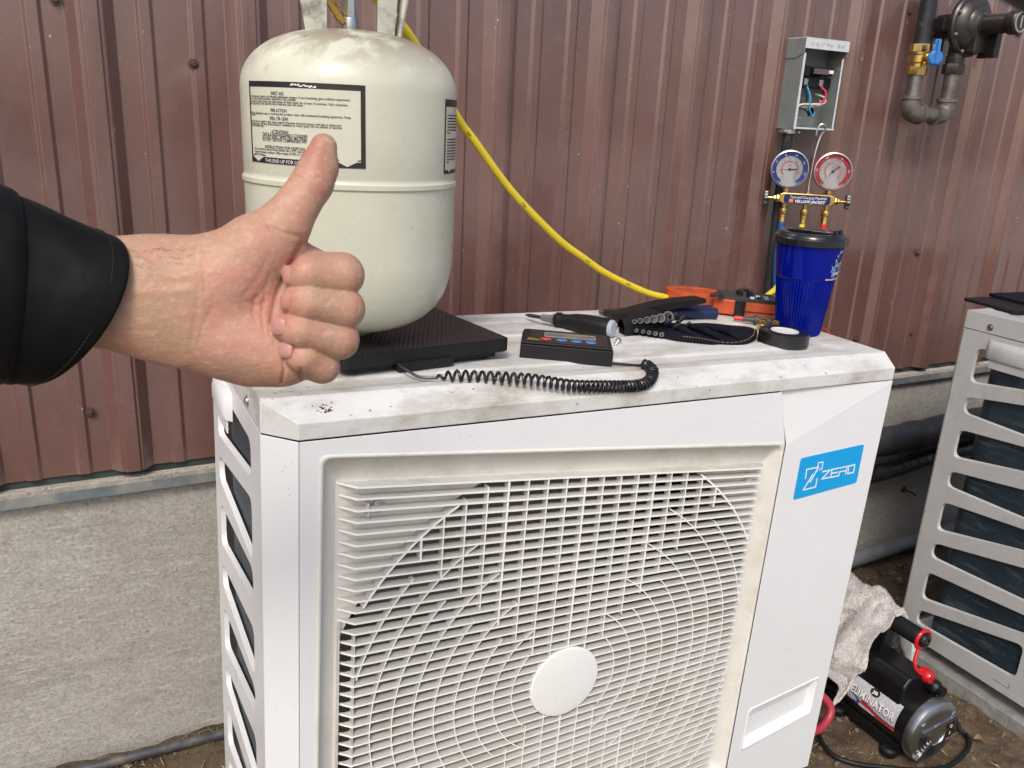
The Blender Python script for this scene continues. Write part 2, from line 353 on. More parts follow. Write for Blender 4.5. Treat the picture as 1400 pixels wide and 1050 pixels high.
# pipes along the foundation ------------------------------------------
INS = mat('pipe_insulation', (.028, .029, .032), .42, var=.35, vscale=18, bump=(18, .8, .006), grime=((.10, .10, .10), 14, .55, .8))
def pipe(name, pts, r, m, label, cat, n=20, wob=0):
    p = spline(pts, 8)
    rs = [r*(1+wob*noise.noise(Vector((q.x*25, q.y*25, q.z*25)))) for q in p]
    b = MB(); b.tube(p, rs, n); return tag(b.build(name, m), label, cat)
pipe('insulated_pipe', [(.9, .60, -.478), (1.5, .595, -.466), (1.8, .59, -.458), (2.1, .595, -.452), (3.2, .6, -.44)], .040, INS, 'thick black insulated pipe running along the concrete, upper of two', 'pipe', 28, .12)
pipe('taped_pipe', [(.9, .61, -.585), (1.5, .605, -.57), (1.82, .60, -.556), (2.05, .605, -.543), (3.2, .61, -.53)], .024, mat('black_wrap_tape', (.022, .022, .024), .25, var=.4, vscale=30, bump=(26, 1, .006)), 'thinner black taped pipe just below the thick insulated one', 'pipe', 24, .22)
pipe('grey_conduit', [(.9, .60, -.842), (1.5, .60, -.834), (1.8, .60, -.824), (2.1, .60, -.812), (3.2, .6, -.79)], .0215, mat('grey_pvc', (.17, .18, .20), .5, var=.15), 'grey plastic conduit low along the concrete behind the white unit', 'conduit')
pipe('ground_pipe', [(-.9, .60, -.86), (-.45, .605, -.845), (-.272, .60, -.836), (-.12, .60, -.838), (-.04, .60, -.84), (.2, .60, -.846), (.7, .6, -.85)], .0095, mat('dark_poly_pipe', (.05, .055, .065), .45, var=.3, vscale=60, grime=((.16, .13, .09), 25, .5, .7)), 'thin dark plastic pipe on the soil along the foundation', 'pipe')
# rusty hole with bolt in the concrete
bt = thing('rusty_bolt', 'rusty bolt stub in a hole of the concrete below the black pipes', 'bolt', (1.934, .645, -.661))
RUST = mat('rust', (.09, .045, .028), .85, var=.4, vscale=150)
mb = MB(); mb.lathe([(.011, 0), (.011, .003), (.004, .0035)], 14, frame((1, 0, 0), (0, 0, 1))); mb.build('hole_rim', RUST, bt)
mb = MB(); mb.tube([(0, 0, 0), (.012, -.022, -.002), (.022, -.03, -.010)], .003, 8); mb.build('stub', RUST, bt)
# ================================================================ HEAT PUMP UNITS
MU = Euler((.007, .0278, .0073)).to_matrix().to_4x4()          # the near unit leans a little on its pad
W, D, H, CH, LIP, BEV = .946, .378, .755, .0336, .0199, .0184
TOP = LIP+BEV
SHADEW = mat('shaded_white_steel', (.42, .425, .42), .42, var=.05, vscale=10, grime=((.30, .29, .26), 9, .5, .8), spots=((.2, .17, .13), 70, .13))  # white steel with the far unit's shade put into its colour, plus grime
SLOTS = [((-.035, -.114), (-.030, -.078)), ((-.146, -.184), (-.105, -.190)), ((-.222, -.290), (-.200, -.245)), ((-.322, -.360), (-.285, -.356)),
         ((-.398, -.471), (-.372, -.412)), ((-.503, -.540), (-.450, -.527)), ((-.578, -.651), (-.556, -.597)), ((-.680, -.716), (-.622, -.705))]
def stroke(mb, pts, wd, m, h0, h1):
    for i in range(len(pts)-1):
        a, b = Vector(pts[i]), Vector(pts[i+1]); d = (b-a).normalized(); n = Vector((-d.y, d.x))*wd/2; a = a-d*wd/2; b = b+d*wd/2
        mb.prism([tuple(a-n), tuple(b-n), tuple(b+n), tuple(a+n)], h0, h1+i*1e-5, m)
COILM = bpy.data.materials.new('coil_fins'); COILM.use_nodes = True; n_ = COILM.node_tree; B = n_.nodes['Principled BSDF']
cc = ramp(n_, tex(n_, 'Noise', 9, 4, (1, 1, 1)), [(.3, (.010, .020, .029)), (.7, (.021, .040, .056))])
cc = mix(n_, ramp(n_, tex(n_, 'Noise', 9, 5, (1, 1, 9)), [(.54, 0.), (.66, .7)]), cc, (.075, .100, .115))
cc = mix(n_, ramp(n_, tex(n_, 'Noise', 110, 3), [(.66, 0.), (.72, .6)]), cc, (.13, .15, .14))
n_.links.new(cc, B.inputs['Base Color']); B.inputs['Roughness'].default_value = .35; B.inputs['Metallic'].default_value = .2
wv = n_.nodes.new('ShaderNodeTexWave'); wv.inputs['Scale'].default_value = 130; wv.bands_direction = 'Y'; tcn = n_.nodes.new('ShaderNodeTexCoord'); n_.links.new(tcn.outputs['Object'], wv.inputs[0])
bp = n_.nodes.new('ShaderNodeBump'); bp.inputs['Strength'].default_value = .6; bp.inputs['Distance'].default_value = .001; n_.links.new(wv.outputs[1], bp.inputs['Height']); n_.links.new(bp.outputs[0], B.inputs['Normal'])
COPPER = mat('copper_tube', (.55, .25, .12), .3, 1, var=.2)
ZINC = mat('zinc_screw', (.55, .55, .53), .3, 1, var=.1)
def screw_head(name, parent, m, r=.0045, ma=None):
    b = MB(); b.lathe([(r*1.55, 0), (r*1.55, .0008), (r*1.05, .0012)], 20, m); b.lathe([(r, .0012), (r*.98, .0028), (r*.6, .0034), (0, .0036)], 14, m)
    b.box((-r*.75, -r*.12, .0033), (r*.75, r*.12, .0038), m)
    return b.build(name, ma or ZINC, parent)
FACEX = frame((0, -1, 0), (0, 0, 1))      # plane facing -X: x -> -Y, y -> Z
def make_unit(name, label, m4, front):
    t = thing(name, label, 'heat pump', matrix=m4)
    # cover
    o0 = [(0, 0), (W, 0), (W+.005, .028), (W+.005, D), (-CH, D), (-CH, CH)]
    vs = [(x, y, 0) for x, y in o0]+[(0, 0, LIP), (W, 0, LIP)]+[(x, y, TOP) for x, y in o0[2:]]
    fs = [(0, 1, 7, 6), (1, 2, 8, 7), (2, 3, 9, 8), (3, 4, 10, 9), (4, 5, 11, 10), (5, 0, 6, 11), (6, 7, 8, 11), (5, 4, 3, 2, 1, 0)]
    b = MB(); b.add(vs, fs)
    # embossed top skin: grid
    nxx, nyy = 150, 60
    def skin(u, v):
        y0 = CH*(1-u)+.028*u; x = -CH+(W+.005+CH)*u; y = y0+(D-y0)*v
        def ss(a, b_, q): q = min(1, max(0, (q-a)/(b_-a))); return q*q*(3-2*q)
        inside = ss(.0, .018, x)*ss(W-.045, W-.068, x)*ss(.050, .066, y)*ss(D-.008, D-.022, y)
        rib = 0
        for yc, hw in ((.112, .017), (.190, .017), (.268, .017), (.345, .012)):
            rib = max(rib, ss(hw+.006, hw, abs(y-yc)))*1
        rib *= ss(.02, .05, x)*ss(W-.08, W-.11, x)
        return (x, y, TOP-.0035*inside+.0028*rib*inside)
    g = [skin(i/nxx, j/nyy) for j in range(nyy+1) for i in range(nxx+1)]
    b.add(g, [(j*(nxx+1)+i, j*(nxx+1)+i+1, (j+1)*(nxx+1)+i+1, (j+1)*(nxx+1)+i) for j in range(nyy) for i in range(nxx)])
    cv = b.build('top_cover', TOPW if front else SHADEW, t, bevel=.0016, angle=20)
    screw_head('screw', cv, frame((0, -1, 0), (0, 0, 1), o=(-CH-.0002, .105, .0143)))
    screw_head('screw', cv, frame((0, -1, 0), (0, 0, 1), o=(-CH-.0002, .318, .0143)))
    # left side panel with the slanting slots
    holes = [rpoly([(-.338, a), (-.338, b_), (-.092, d), (-.092, c)], .018, 5) for (a, b_), (c, d) in SLOTS]
    holes = [[(-.338+(-.338-x)*0 if False else x, y) for x, y in h] for h in holes]
    out = [(-D, -.0012), (-CH, -.0012), (-CH, -H), (-D, -H)]
    b = MB(); b.prism(out, .0, -.0012, at(FACEX, -CH, 0, 0), holes)
    PW = WHITE if front else SHADEW
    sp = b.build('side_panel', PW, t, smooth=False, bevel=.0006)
    for h in holes:                                       # turned-in lips of the slots
        n = len(h); cx = sum(p[0] for p in h)/n; cy = sum(p[1] for p in h)/n
        b = MB(); vs = [(-CH+.0002, -x, y) for x, y in h]+[(-CH+.007, -(x+(cx-x)*.015), y+(cy-y)*.06) for x, y in h]
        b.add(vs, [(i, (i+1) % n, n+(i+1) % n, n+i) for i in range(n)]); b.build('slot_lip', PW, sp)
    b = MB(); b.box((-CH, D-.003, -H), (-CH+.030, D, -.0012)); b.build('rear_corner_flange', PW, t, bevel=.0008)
    # hand hold
    b = MB()
    prof = [(0, -.012), (-.004, -.012), (-.013, -.018), (-.0165, -.026), (-.0165, -.043), (-.013, -.050), (0, -.050)]
    ys_ = [.212, .218, .226, .302, .310, .316]; sc_ = [0, .7, 1, 1, .7, 0]
    vs = [(-CH+px*s*.72, y, pz) for y, s in zip(ys_, sc_) for px, pz in prof]; n = len(prof)
    b.add(vs, [(j*n+i, j*n+i+1, (j+1)*n+i+1, (j+1)*n+i) for j in range(len(ys_)-1) for i in range(n-1)])
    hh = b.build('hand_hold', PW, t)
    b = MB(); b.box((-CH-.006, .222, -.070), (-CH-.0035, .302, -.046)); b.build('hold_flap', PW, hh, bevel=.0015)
    # corner column
    b = MB(); nn = Vector((-1, -1, 0)).normalized()
    b.add([(-CH, CH, -.0015), (0, 0, -.0015), (0, 0, -H), (-CH, CH, -H), (-CH+.0012, CH+.002, -.0015), (.0012, .0012, -.0015), (.0012, .0012, -H), (-CH+.0012, CH+.002, -H)],
          [(0, 1, 2, 3), (7, 6, 5, 4), (0, 4, 5, 1), (3, 2, 6, 7), (1, 5, 6, 2), (0, 3, 7, 4)])
    b.build('corner_panel', WHITE, t, bevel=.0008)
    # coil
    path = [(-.024, .055)]+[(-.024, y) for y in np.linspace(.10, .280, 5)]
    for k in range(1, 8): a = PI/2*k/8; path.append((.018-.042*math.cos(a), .280+.042*math.sin(a)))
    path += [(.018, .322), (W-.25, .322)]
    b = MB(); vs = []
    for (x, y), q in zip(path, range(len(path))):
        p0 = Vector(path[max(0, q-1)]); p1 = Vector(path[min(len(path)-1, q+1)]); d = (p1-p0).normalized(); nn = Vector((d.y, -d.x))
        if nn.x > 0 and q < 6: nn = -nn
        inn = Vector((x, y))+Vector((.020, -.0)) if q < 6 else Vector((x, y))+Vector((.02*max(0, 1-(q-5)/8), -.02*min(1, (q-5)/8)))
        vs += [(x, y, -.002), (x, y, -H+.03), (inn.x, inn.y, -.002), (inn.x, inn.y, -H+.03)]
    fs = []
    for k in range(len(path)-1):
        a, c = k*4, k*4+4; fs += [(a, a+1, c+1, c), (a+2, c+2, c+3, a+3), (a, c, c+2, a+2), (a+1, a+3, c+3, c+1)]
    fs += [(0, 2, 3, 1)]
    b.add(vs, fs); b.build('coil', COILM, t, angle=30)
    b = MB(); b.box((-CH+.002, CH, -H-.0), (W, D-.01, -H+.012)); b.build('base_pan', WHITE if not front else GALV, t, smooth=False)
    # right side and internal wall
    b = MB(); b.box((W-.002, .002, -H), (W, D, -.0012)); b.build('right_side_panel', WHITE, t, smooth=False)
    b = MB(); b.box((.715, .03, -H+.012), (.7165, D-.03, -.002)); b.build('inner_wall', DARKIN, t, smooth=False)
    b = MB(); b.box((W-.25, D-.0015, -H), (W-.003, D, -.0012)); b.build('rear_panel', WHITE, t, smooth=False)
    if not front:
        b = MB(); b.box((.002, 0, -H), (W-.003, .0015, -.0012)); b.build('front_panel', WHITE, t, smooth=False)
        b = MB(); stroke(b, [(-.135, -.735), (-.100, -.735), (-.100, -.722)], .0006, at(FACEX, -CH, 0, 0), .0, .0005); b.build('punched_mark', BLK, sp)
    for fx in (.12, .80):
        for fy in ((.05, .33) if front else (.05, .33)):
            b = MB(); b.box((fx-.03, fy-.025, -H-.030), (fx+.03, fy+.025, -H)); b.build('foot', RUBBER, t, bevel=.003)
    return t
near = make_unit('heat_pump_unit', 'white heat pump outdoor unit with cream fan grille and blue sticker, tools on its top', MU, True)
far = make_unit('heat_pump_unit', 'second shade-greyed white heat pump unit at right edge, slotted side panel over dark coil', Matrix.Translation((1.534, -.10, -.043)), False)
for o in (near, far): o['group'] = 'heat pump units along the wall'
# front of the near unit -------------------------------------------------
REC = [(.026, -.022), (.7285, -.0865), (.7300, -.6975), (.021, -.735)]       # recess outline, front plane
recr = rpoly(REC, .012, 5)
b = MB(); b.prism([(0.0012, -.0015), (.7065, -.0015), (.7325, -.087), (.7345, -H), (.0012, -H)], 0, -.0012, at(FRONTM, 0, 0, 0), [recr])
fp = b.build('front_panel', WHITE, near, smooth=False, bevel=.0006)
def ringstrip(loops):      # loops: list of (poly, y)
    n = len(loops[0][0]); b = MB(); vs = [(x, y, z) for poly, y in loops for x, z in poly]
    b.add(vs, [(j*n+i, j*n+(i+1) % n, (j+1)*n+(i+1) % n, (j+1)*n+i) for j in range(len(loops)-1) for i in range(n)]); return b
def inset(p, d):
    cx, cy = .378, -.38
    return [(x+(d if x < cx else -d), z+(d if z < cy else -d)) for x, z in p]
GRI = [(.0455, -.0575), (.7050, -.1190), (.7040, -.6640), (.0455, -.7200)]
g0 = rpoly(GRI, .003, 5)
ringstrip([(inset(recr, -.0035), -.0001), (inset(recr, -.0025), -.0014), (inset(recr, .0002), -.0015), (inset(recr, .0022), .0004), (inset(recr, .0038), .0065), (g0, .0150)]).build('recess_surround', CREAM, near, angle=60)
YP = .0145                                             # plane of the backing plate
RO = .3565; HX, HZ = .379, -.411
def lim(x): return (-.0640-(x-.067)*.0893+.001, -.716+(x-.067)*.0893)     # top and bottom line of the grille at x
circ = []
for i in range(120):
    a = 2*PI*i/120; x = HX+RO*math.cos(a); z = HZ+RO*math.sin(a); x = min(max(x, .0500), .7000); hi, lo = lim(x)
    z = math.copysign(min(abs(z-HZ), math.sqrt(max(0, RO*RO-(x-HX)**2))), z-HZ)+HZ
    z = min(max(z, lo+.004), hi-.006); p = (x, z)
    if not circ or (Vector(circ[-1])-Vector(p)).length > .0015: circ.append(p)
b = MB(); b.prism([(.0456, -.0576), (.7049, -.1191), (.7039, -.6639), (.0456, -.7199)], -YP-.0015, -YP, at(FRONTM, 0, 0, 0), [circ]); b.build('backing_plate', CREAM, near, smooth=False)
b = MB(); b.lathe([(.36, .017), (.352, .022), (.345, .04), (.343, .11), (.35, .13)], 96, frame((1, 0, 0), (0, 0, 1), o=(HX, 0, HZ)).copy() @ Matrix.Scale(-1, 4, (0, 0, 1)), cap=False)
b.build('fan_shroud', mat('shroud_plastic', (.07, .07, .066), .5), near, angle=60)
GR = bpy.data.objects.new('fan_grille', None); link(GR, near)
NL = 45
def zline(k, x):
    tt = (x-.067)/(.694-.067); return (-.0640-.01495*k)*(1-tt)+(-.1200-.01250*k)*tt
for k in range(NL):
    zl, zr = zline(k, .067), zline(k, .694)
    if zl < -.728: break
    dpt = .0135 if k else .0150
    b = MB(); th = .00135
    pl = [(.067, -.0004), (.694, -.0004), (.6948, .006), (.697, .0105), (.0590, .0105), (.0497, .0140)] if k else [(.067, -.0010), (.694, -.0010), (.7045, .012), (.7045, dpt), (.0460, dpt)]
    f_ = lambda x: zl+(zr-zl)*(x-.067)/(.694-.067)
    drop = -.0012
    n = len(pl)
    vs = [(x, y, f_(x)+th+drop*0+(y/.0135)*.0006) for x, y in pl]+[(x, y, f_(x)-th+(y/.0135)*.0006) for x, y in pl]
    b.add(vs, [tuple(range(n)), tuple(range(2*n-1, n-1, -1))]+[(i, n+i, n+(i+1) % n, (i+1) % n) for i in range(n)])
    b.build('louvre', LOUV_SHADED, GR, smooth=False, extra=[(EDGE, (2, 1+n, n))])
for q, r in enumerate([.0850, .1140, .1430, .1720, .2015, .2310, .2600, .2895, .3200, .3550]):
    even = q % 2 == 1; a0 = math.radians(31 if even else 48)
    for sgn in (1, -1):
        seg = []; n = max(10, int(r*110))
        segs = []
        for i in range(n+1):
            a = a0+(PI-2*a0)*i/n; x = HX+sgn*r*math.sin(a); z = HZ+r*math.cos(a)
            hi, lo = lim(x)
            if .068 < x < .6935 and lo < z < hi: seg.append((x, z, a))
            elif seg: segs.append(seg); seg = []
        if seg: segs.append(seg)
        for sg in segs:
            if len(sg) < 2: continue
            b = MB(); vs = []; yd = .0105 if q < 9 else .0146
            for x, z, a in sg:
                ux, uz = sgn*math.sin(a), math.cos(a); h = .0008 if q < 9 else .0013
                vs += [(x-ux*h, .0002, z-uz*h), (x+ux*h, .0002, z+uz*h), (x+ux*h*.8, yd, z+uz*h*.8), (x-ux*h*.8, yd, z-uz*h*.8)]
            m = len(sg); fs = [(0, 3, 2, 1), (m*4-4, m*4-3, m*4-2, m*4-1)]
            for i in range(m-1):
                for j in range(4): j2 = (j+1) % 4; fs.append((i*4+j, i*4+j2, i*4+4+j2, i*4+4+j))
            b.add(vs, fs); b.build('grille_ring', LOUV_SHADED, GR, angle=50, extra=[(EDGE, range(2, 2+4*(m-1), 4))])
for k in range(-10, 11):
    x = HX+k*.0288; dx = abs(k*.0288)
    if not .07 < x < .692: continue
    for s in (1, -1):
        z_in = max(dx/math.tan(math.radians(44)), math.sqrt(max(0, .056**2-dx*dx)))
        z_out = math.sqrt(max(0, .3545**2-dx*dx))
        if z_out <= z_in+.004: continue
        z0, z1 = HZ+s*z_in, HZ+s*z_out; hi, lo = lim(x); z1 = min(max(z1, lo), hi)
        b = MB(); h = .0014 if k % 4 == 0 else .0009; b.box((x-h, .0003+.00001*k*s, min(z0, z1)), (x+h, .0110, max(z0, z1))); b.build('grille_bar', LOUV_SHADED, GR, smooth=False, extra=[(EDGE, (2,))])
for sx, x in ((1, .0505),):
    b = MB(); b.box((x-.0009, .0085, -.640), (x+.0012, .0145, -.243)); b.build('grille_bar', LOUV_SHADED, GR, smooth=False)
b = MB(); b.box((.0668, .0006, -.600), (.0684, .0105, -.262)); b.build('grille_bar', LOUV_SHADED, GR, smooth=False)
b = MB(); b.box((.0800, .0004, -.1035), (.0816, .0130, -.0870)); b.build('grille_bar', LOUV_SHADED, GR, smooth=False)
b = MB(); b.box((.6740, .0004, -.1428), (.6754, .0130, -.1322)); b.build('grille_bar', LOUV_SHADED, GR, smooth=False)
screw_head('screw', GR, frame((1, 0, 0), (0, 0, 1), o=(.0960, .0120, -.0975)), .0052)
hubm = frame((1, 0, 0), (0, 0, 1), o=(HX, .004, HZ))
b = MB(); b.lathe([(.050, -.02), (.0555, 0), (.0560, .0050), (.0548, .0068), (.045, .0080), (.02, .0088), (0, .0090)], 72, hubm); b.build('hub_cap', HUBW, GR, angle=30)
# fan
fan = bpy.data.objects.new('fan', None); link(fan, near); fan.location = (HX, .088, HZ)
FANM = mat('fan_plastic', (.11, .105, .09), .5, var=.08, grime=((.2, .17, .12), 10, .5, .75))
b = MB(); b.lathe([(.0, .035), (.055, .033), (.065, .02), (.065, -.035), (.0, -.035)], 40, frame((1, 0, 0), (0, 0, 1))); b.build('hub', FANM, fan)
for q in range(3):
    b = MB(); nr, na = 10, 12; vs = []
    for j in range(nr+1):
        for i in range(na+1):
            r = .06+.272*j/nr; tt = i/na; a = math.radians(200+120*q)+math.radians(100+12*j/nr)*(tt-.5)+.35*(j/nr)
            yy = (tt-.5)*-.085+.012*math.sin(PI*tt); vs.append((r*math.cos(a), yy, r*math.sin(a)))
    b.add(vs, [(j*(na+1)+i, j*(na+1)+i+1, (j+1)*(na+1)+i+1, (j+1)*(na+1)+i) for j in range(nr) for i in range(na)])
    o = b.build('blade', FANM, fan); sm = o.modifiers.new('t', 'SOLIDIFY'); sm.thickness = .003
b = MB(); b.lathe([(.07, .0), (.07, .09)], 30, frame((1, 0, 0), (0, 0, 1), o=(HX, .235, HZ))); b.box((HX-.03, .225, -H+.012), (HX+.03, .235, -.003)); b.build('fan_motor', DARKIN, near)
# right front panel: upper facet, lower face with hand grip recess
GRP = [(.7650, -.5765), (.9210, -.5550), (.9190, -.6260), (.7630, -.6570)]
b = MB(); A = (.7100, .0075, -.0015); Bq = (W, .0002, -.0015); Cq = (.7350, 0, -.0872)
b.add([A, Bq, Cq, (.7100, .02, -.0015), (W, .02, -.0015), (.7085, .02, -.003)], [(0, 2, 1), (0, 1, 4, 3), (0, 3, 2)])
gr = rpoly(GRP, .006, 4)
b.prism([(.7350, -.0872), (W, -.0015), (W, -H), (.7372, -H)], 0, -.0012, at(FRONTM, 0, 0, 0), [gr])
rp = b.build('right_panel', WHITE, near, smooth=False, bevel=.0005, angle=50)
b = ringstrip([([(x+(x-.842)*.045, z+(z+.605)*.09) for x, z in gr], -.0001), ([(x+(x-.842)*.03, z+(z+.605)*.06) for x, z in gr], -.0012), (gr, -.0012), ([(x-(x-.842)*.03, z-(z+.605)*.05) for x, z in gr], .003),
               ([(.7745, -.6020) if q < 5 else (.9150, -.5800) if q < 10 else (.9110, -.6170) if q < 15 else (.7730, -.6440) for q in range(20)], .011)])
b.add([(.7745, .0109, -.6020), (.9150, .0109, -.5800), (.9110, .0109, -.6170), (.7730, .0109, -.6440)], [(0, 1, 2, 3)]); b.build('hand_grip', WHITE, rp, angle=40)
# sticker
stk = MB(); stk.prism(rpoly([(.7715, -.1138), (.9098, -.1060), (.9110, -.1739), (.7717, -.1845)], .005, 4), .0003, .0007, at(FRONTM, 0, 0, 0))
st = stk.build('blue_sticker', mat('blue_sticker', (.0, .33, .72), .32, var=.02), rp, smooth=False)
b = MB()
for pl, wd in [([(.7894, -.1497), (.7886, -.1346), (.8137, -.1338), (.802, -.158)], .0022), ([(.8042, -.1451), (.7897, -.1697), (.8159, -.1683), (.8156, -.1541)], .0022), ([(.8122, -.1408), (.8122, -.1336), (.8118, -.1262), (.822, -.1261), (.8222, -.1383), (.8172, -.1388)], .0018),
        ([(.8256, -.1431), (.8414, -.1426), (.8274, -.1557), (.8445, -.1554)], .0022), ([(.8451, -.1422), (.8611, -.1416)], .0022), ([(.8461, -.1489), (.8604, -.1488)], .0022), ([(.8647, -.1552), (.8468, -.1557), (.8455, -.1422)], .0022),
        ([(.8641, -.1417), (.88, -.1411), (.88, -.154)], .0022), ([(.8642, -.1545), (.8648, -.1485), (.8789, -.1483)], .0022), ([(.8834, -.141), (.897, -.1401), (.8981, -.1537), (.8848, -.1546), (.8834, -.141)], .0022)]:
    stroke(b, pl, wd, at(FRONTM, 0, 0, 0), .0008, .0010+.00005*(wd > .002))
b.build('zero_logo', WINK, st, smooth=False)
# rust-brown dirt blob on the cover's front bevel
b = MB()
for i in range(22):
    s = random.uniform(.0005, .0017); x = .034+random.gauss(0, .006); y = .016+random.gauss(0, .004); z = LIP+BEV*min(1, max(0, y/.032))
    b.add(iv, jf, MU @ Matrix.Translation((x, y, z)) @ Matrix.Diagonal((s*1.3, s, s*.6, 1)))
tag(b.build('rust_crumbs', RUST, smooth=False), 'little heap of rust-brown crumbs on the white cover\'s front left corner', 'crumbs')
# concrete pad under the far unit ------------------------------------------
mP = mat('pad_concrete', (.20, .20, .19), .92, var=.25, vscale=30, bump=(60, .8, .004), grime=((.12, .10, .08), 7, .5, .8), spots=((.08, .07, .06), 80, .15))
b = MB(); nxp = 60; P0 = [(1.492, -.9), (1.492, .32), (2.7, .32), (2.7, -.9)]
vs = []
for i in range(nxp+1):
    y = -.9+1.22*i/nxp; j1 = .008*noise.noise(Vector((y*9, 3, 1))); 
    vs += [(1.487+j1*.6, y, -1.0), (1.489+j1, y, -.865), (1.492+j1*.5, y, -.832), (1.500, y, -.829), (2.7, y, -.829)]
b.add(vs, [(i*5+j, i*5+5+j, i*5+6+j, i*5+1+j) for i in range(nxp) for j in range(4)]); b.add([(1.487, .32, -1), (2.7, .32, -1), (2.7, .32, -.829), (1.5, .32, -.829)], [(0, 1, 2, 3)])
tag(b.build('concrete_pad', mP, angle=50), 'low grey concrete pad edge under the second heat pump unit', 'concrete pad')
b = MB(); b.box((.02, .03, -1.0), (.93, .40, -H-.030)); o = b.build('concrete_pad', mP, smooth=False); tag(o, 'concrete pad hidden beneath the near white unit', 'concrete pad')
# ================================================================ GAS CYLINDER
TKC = (.12, .1975); TZ = .0630
TANKM = bpy.data.materials.new('cylinder_paint'); TANKM.use_nodes = True; n_ = TANKM.node_tree; B = n_.nodes['Principled BSDF']
a = ramp(n_, tex(n_, 'Noise', 6, 5), [(.3, (.50, .505, .405)), (.7, (.60, .595, .485))])
g = n_.nodes.new('ShaderNodeTexCoord'); sx = n_.nodes.new('ShaderNodeSeparateXYZ'); n_.links.new(g.outputs['Object'], sx.inputs[0])
hz = ramp(n_, sx.outputs[2], [(.315, 0.), (.36, 1.)]); nn_ = ramp(n_, tex(n_, 'Noise', 15, 5), [(.44, 0.), (.53, .9)])
mu = n_.nodes.new('ShaderNodeMath'); mu.operation = 'MULTIPLY'; n_.links.new(hz, mu.inputs[0]); n_.links.new(nn_, mu.inputs[1])
a = mix(n_, mu.outputs[0], a, (.24, .195, .135))
a = mix(n_, ramp(n_, tex(n_, 'Noise', 60, 4), [(.66, 0.), (.74, .4)]), a, (.35, .31, .22))
a = mix(n_, ramp(n_, tex(n_, 'Voronoi', 16), [(.02, .9), (.032, 0.)]), a, (.06, .05, .04))
n_.links.new(a, B.inputs['Base Color'])
n_.links.new(ramp(n_, tex(n_, 'Noise', 20, 5), [(.3, .24), (.7, .40)]), B.inputs['Roughness']); B.inputs['Specular IOR Level'].default_value = .55
bp = n_.nodes.new('ShaderNodeBump'); bp.inputs['Strength'].default_value = .35; bp.inputs['Distance'].default_value = .004; n_.links.new(tex(n_, 'Noise', 14, 2, (1, 1, .25)), bp.inputs['Height']); n_.links.new(bp.outputs[0], B.inputs['Normal'])
tank = thing('gas_cylinder', 'cream refrigerant gas cylinder with black-bordered label, standing on the black scale', 'gas cylinder', (TKC[0], TKC[1], TZ))
R = .128; zt = .367; z0 = .0
prof = [(0, .001), (.018, .0005), (.024, .002), (.030, .009), (.045, .0115), (.062, .0155), (.080, .0220), (.096, .0315), (.109, .0440), (.1185, .0600), (.1240, .0770), (.1268, .0930), (R, .108), (R, .1935), (R+.0022, .1955), (R+.0022, .2005), (R, .2025), (R-.0005, .206), (R, .208)]
zs = .300
prof += [(R, .25), (R, zs)]
for i in range(1, 17):
    a_ = PI/2*i/16; prof.append((R*math.cos(a_)**.80 if i < 16 else 0, zs+.0700*math.sin(a_)**.96))
b = MB(); b.lathe(prof, 128); b.build('body', TANKM, tank, angle=40)
def onc(ang0, r=R+.0006):   # bend: x metres along the circumference from angle ang0 (deg), y up
    def f(co):
        a = np.radians(ang0)+co[:, 0]/R; rr = r+co[:, 2]; return np.stack([rr*np.cos(a), rr*np.sin(a), co[:, 1]], 1)
    return f
def patch(x0, x1, zb, zt_, ang0, r, name, m, parent, n=40, poly=None):
    b = MB(); xs_ = np.linspace(x0, x1, n); vs = []
    for x in xs_:
        for z in (zb, zt_): vs.append((x, z, 0))
    co = onc(ang0, r)(np.array(vs)); b.add([tuple(p) for p in co], [(i*2, i*2+2, i*2+3, i*2+1) for i in range(n-1)]); return b.build(name, m, parent)
def flatpoly(pts, ang0, r, b, sub=1):
    co = onc(ang0, r)(np.array([(x, z, 0) for x, z in pts])); b.add([tuple(p) for p in co], [tuple(range(len(pts)))])
LABEL = bpy.data.materials.new('label'); LABEL = mat('label_ground', (.56, .56, .46), .3, var=.05, vscale=12)
ZB, ZT = .2190, .3055; A0 = -166.2; Wd = math.radians(66.7)*R
lab = patch(0, Wd, ZB, ZT, A0, R+.0004, 'safety_label', LABEL, tank)
BK = mat('label_black', (.018, .018, .022), .3, var=.1)
bw = .0028
for x0, x1, zb, zt_ in ((0, Wd, ZT-.0060, ZT), (0, bw, ZB, ZT), (Wd-.0050, Wd, ZB, ZT)): patch(x0, x1, zb, zt_, A0, R+.0006, 'border', BK, lab)
b = MB()   # lower border with its two arrow notches
xs_ = np.linspace(0, Wd, 120)
def notch(x):
    for c in (.0145, Wd-.020):
        d = abs(x-c)
        if d < .0105: return ZB+.0012+.0052*d/.0105
    return ZB+.0064
vs = []
for x in xs_: vs += [(x, ZB, 0), (x, notch(x), 0)]
co = onc(A0, R+.0007)(np.array(vs)); b.add([tuple(p) for p in co], [(i*2, i*2+2, i*2+3, i*2+1) for i in range(119)]); b.build('border', BK, lab)
for c in (.0045, .0235, Wd-.0335, Wd-.0085):
    patch(c, c+.005, ZB+.0075, ZB+.0087, A0, R+.0007, 'border', BK, lab, 4)
def lt(s, x, z, wd, h, m=BLK, off=0.0):
    text(s, 'printed_line', m, lab, None, width=wd, height=h, extrude=0, size=.01, offset=off,
         bend=lambda co: onc(A0, R+.0009)(co*np.array([1, 1, 0])+np.array([x, z, 0])))
def zrow(py): return ZT-(py-80)/(905-80)*(ZT-ZB)      # label row picked on the enlarged photograph
def xc(px): return Wd*(px-15)/(1200-15) if False else onx(px)
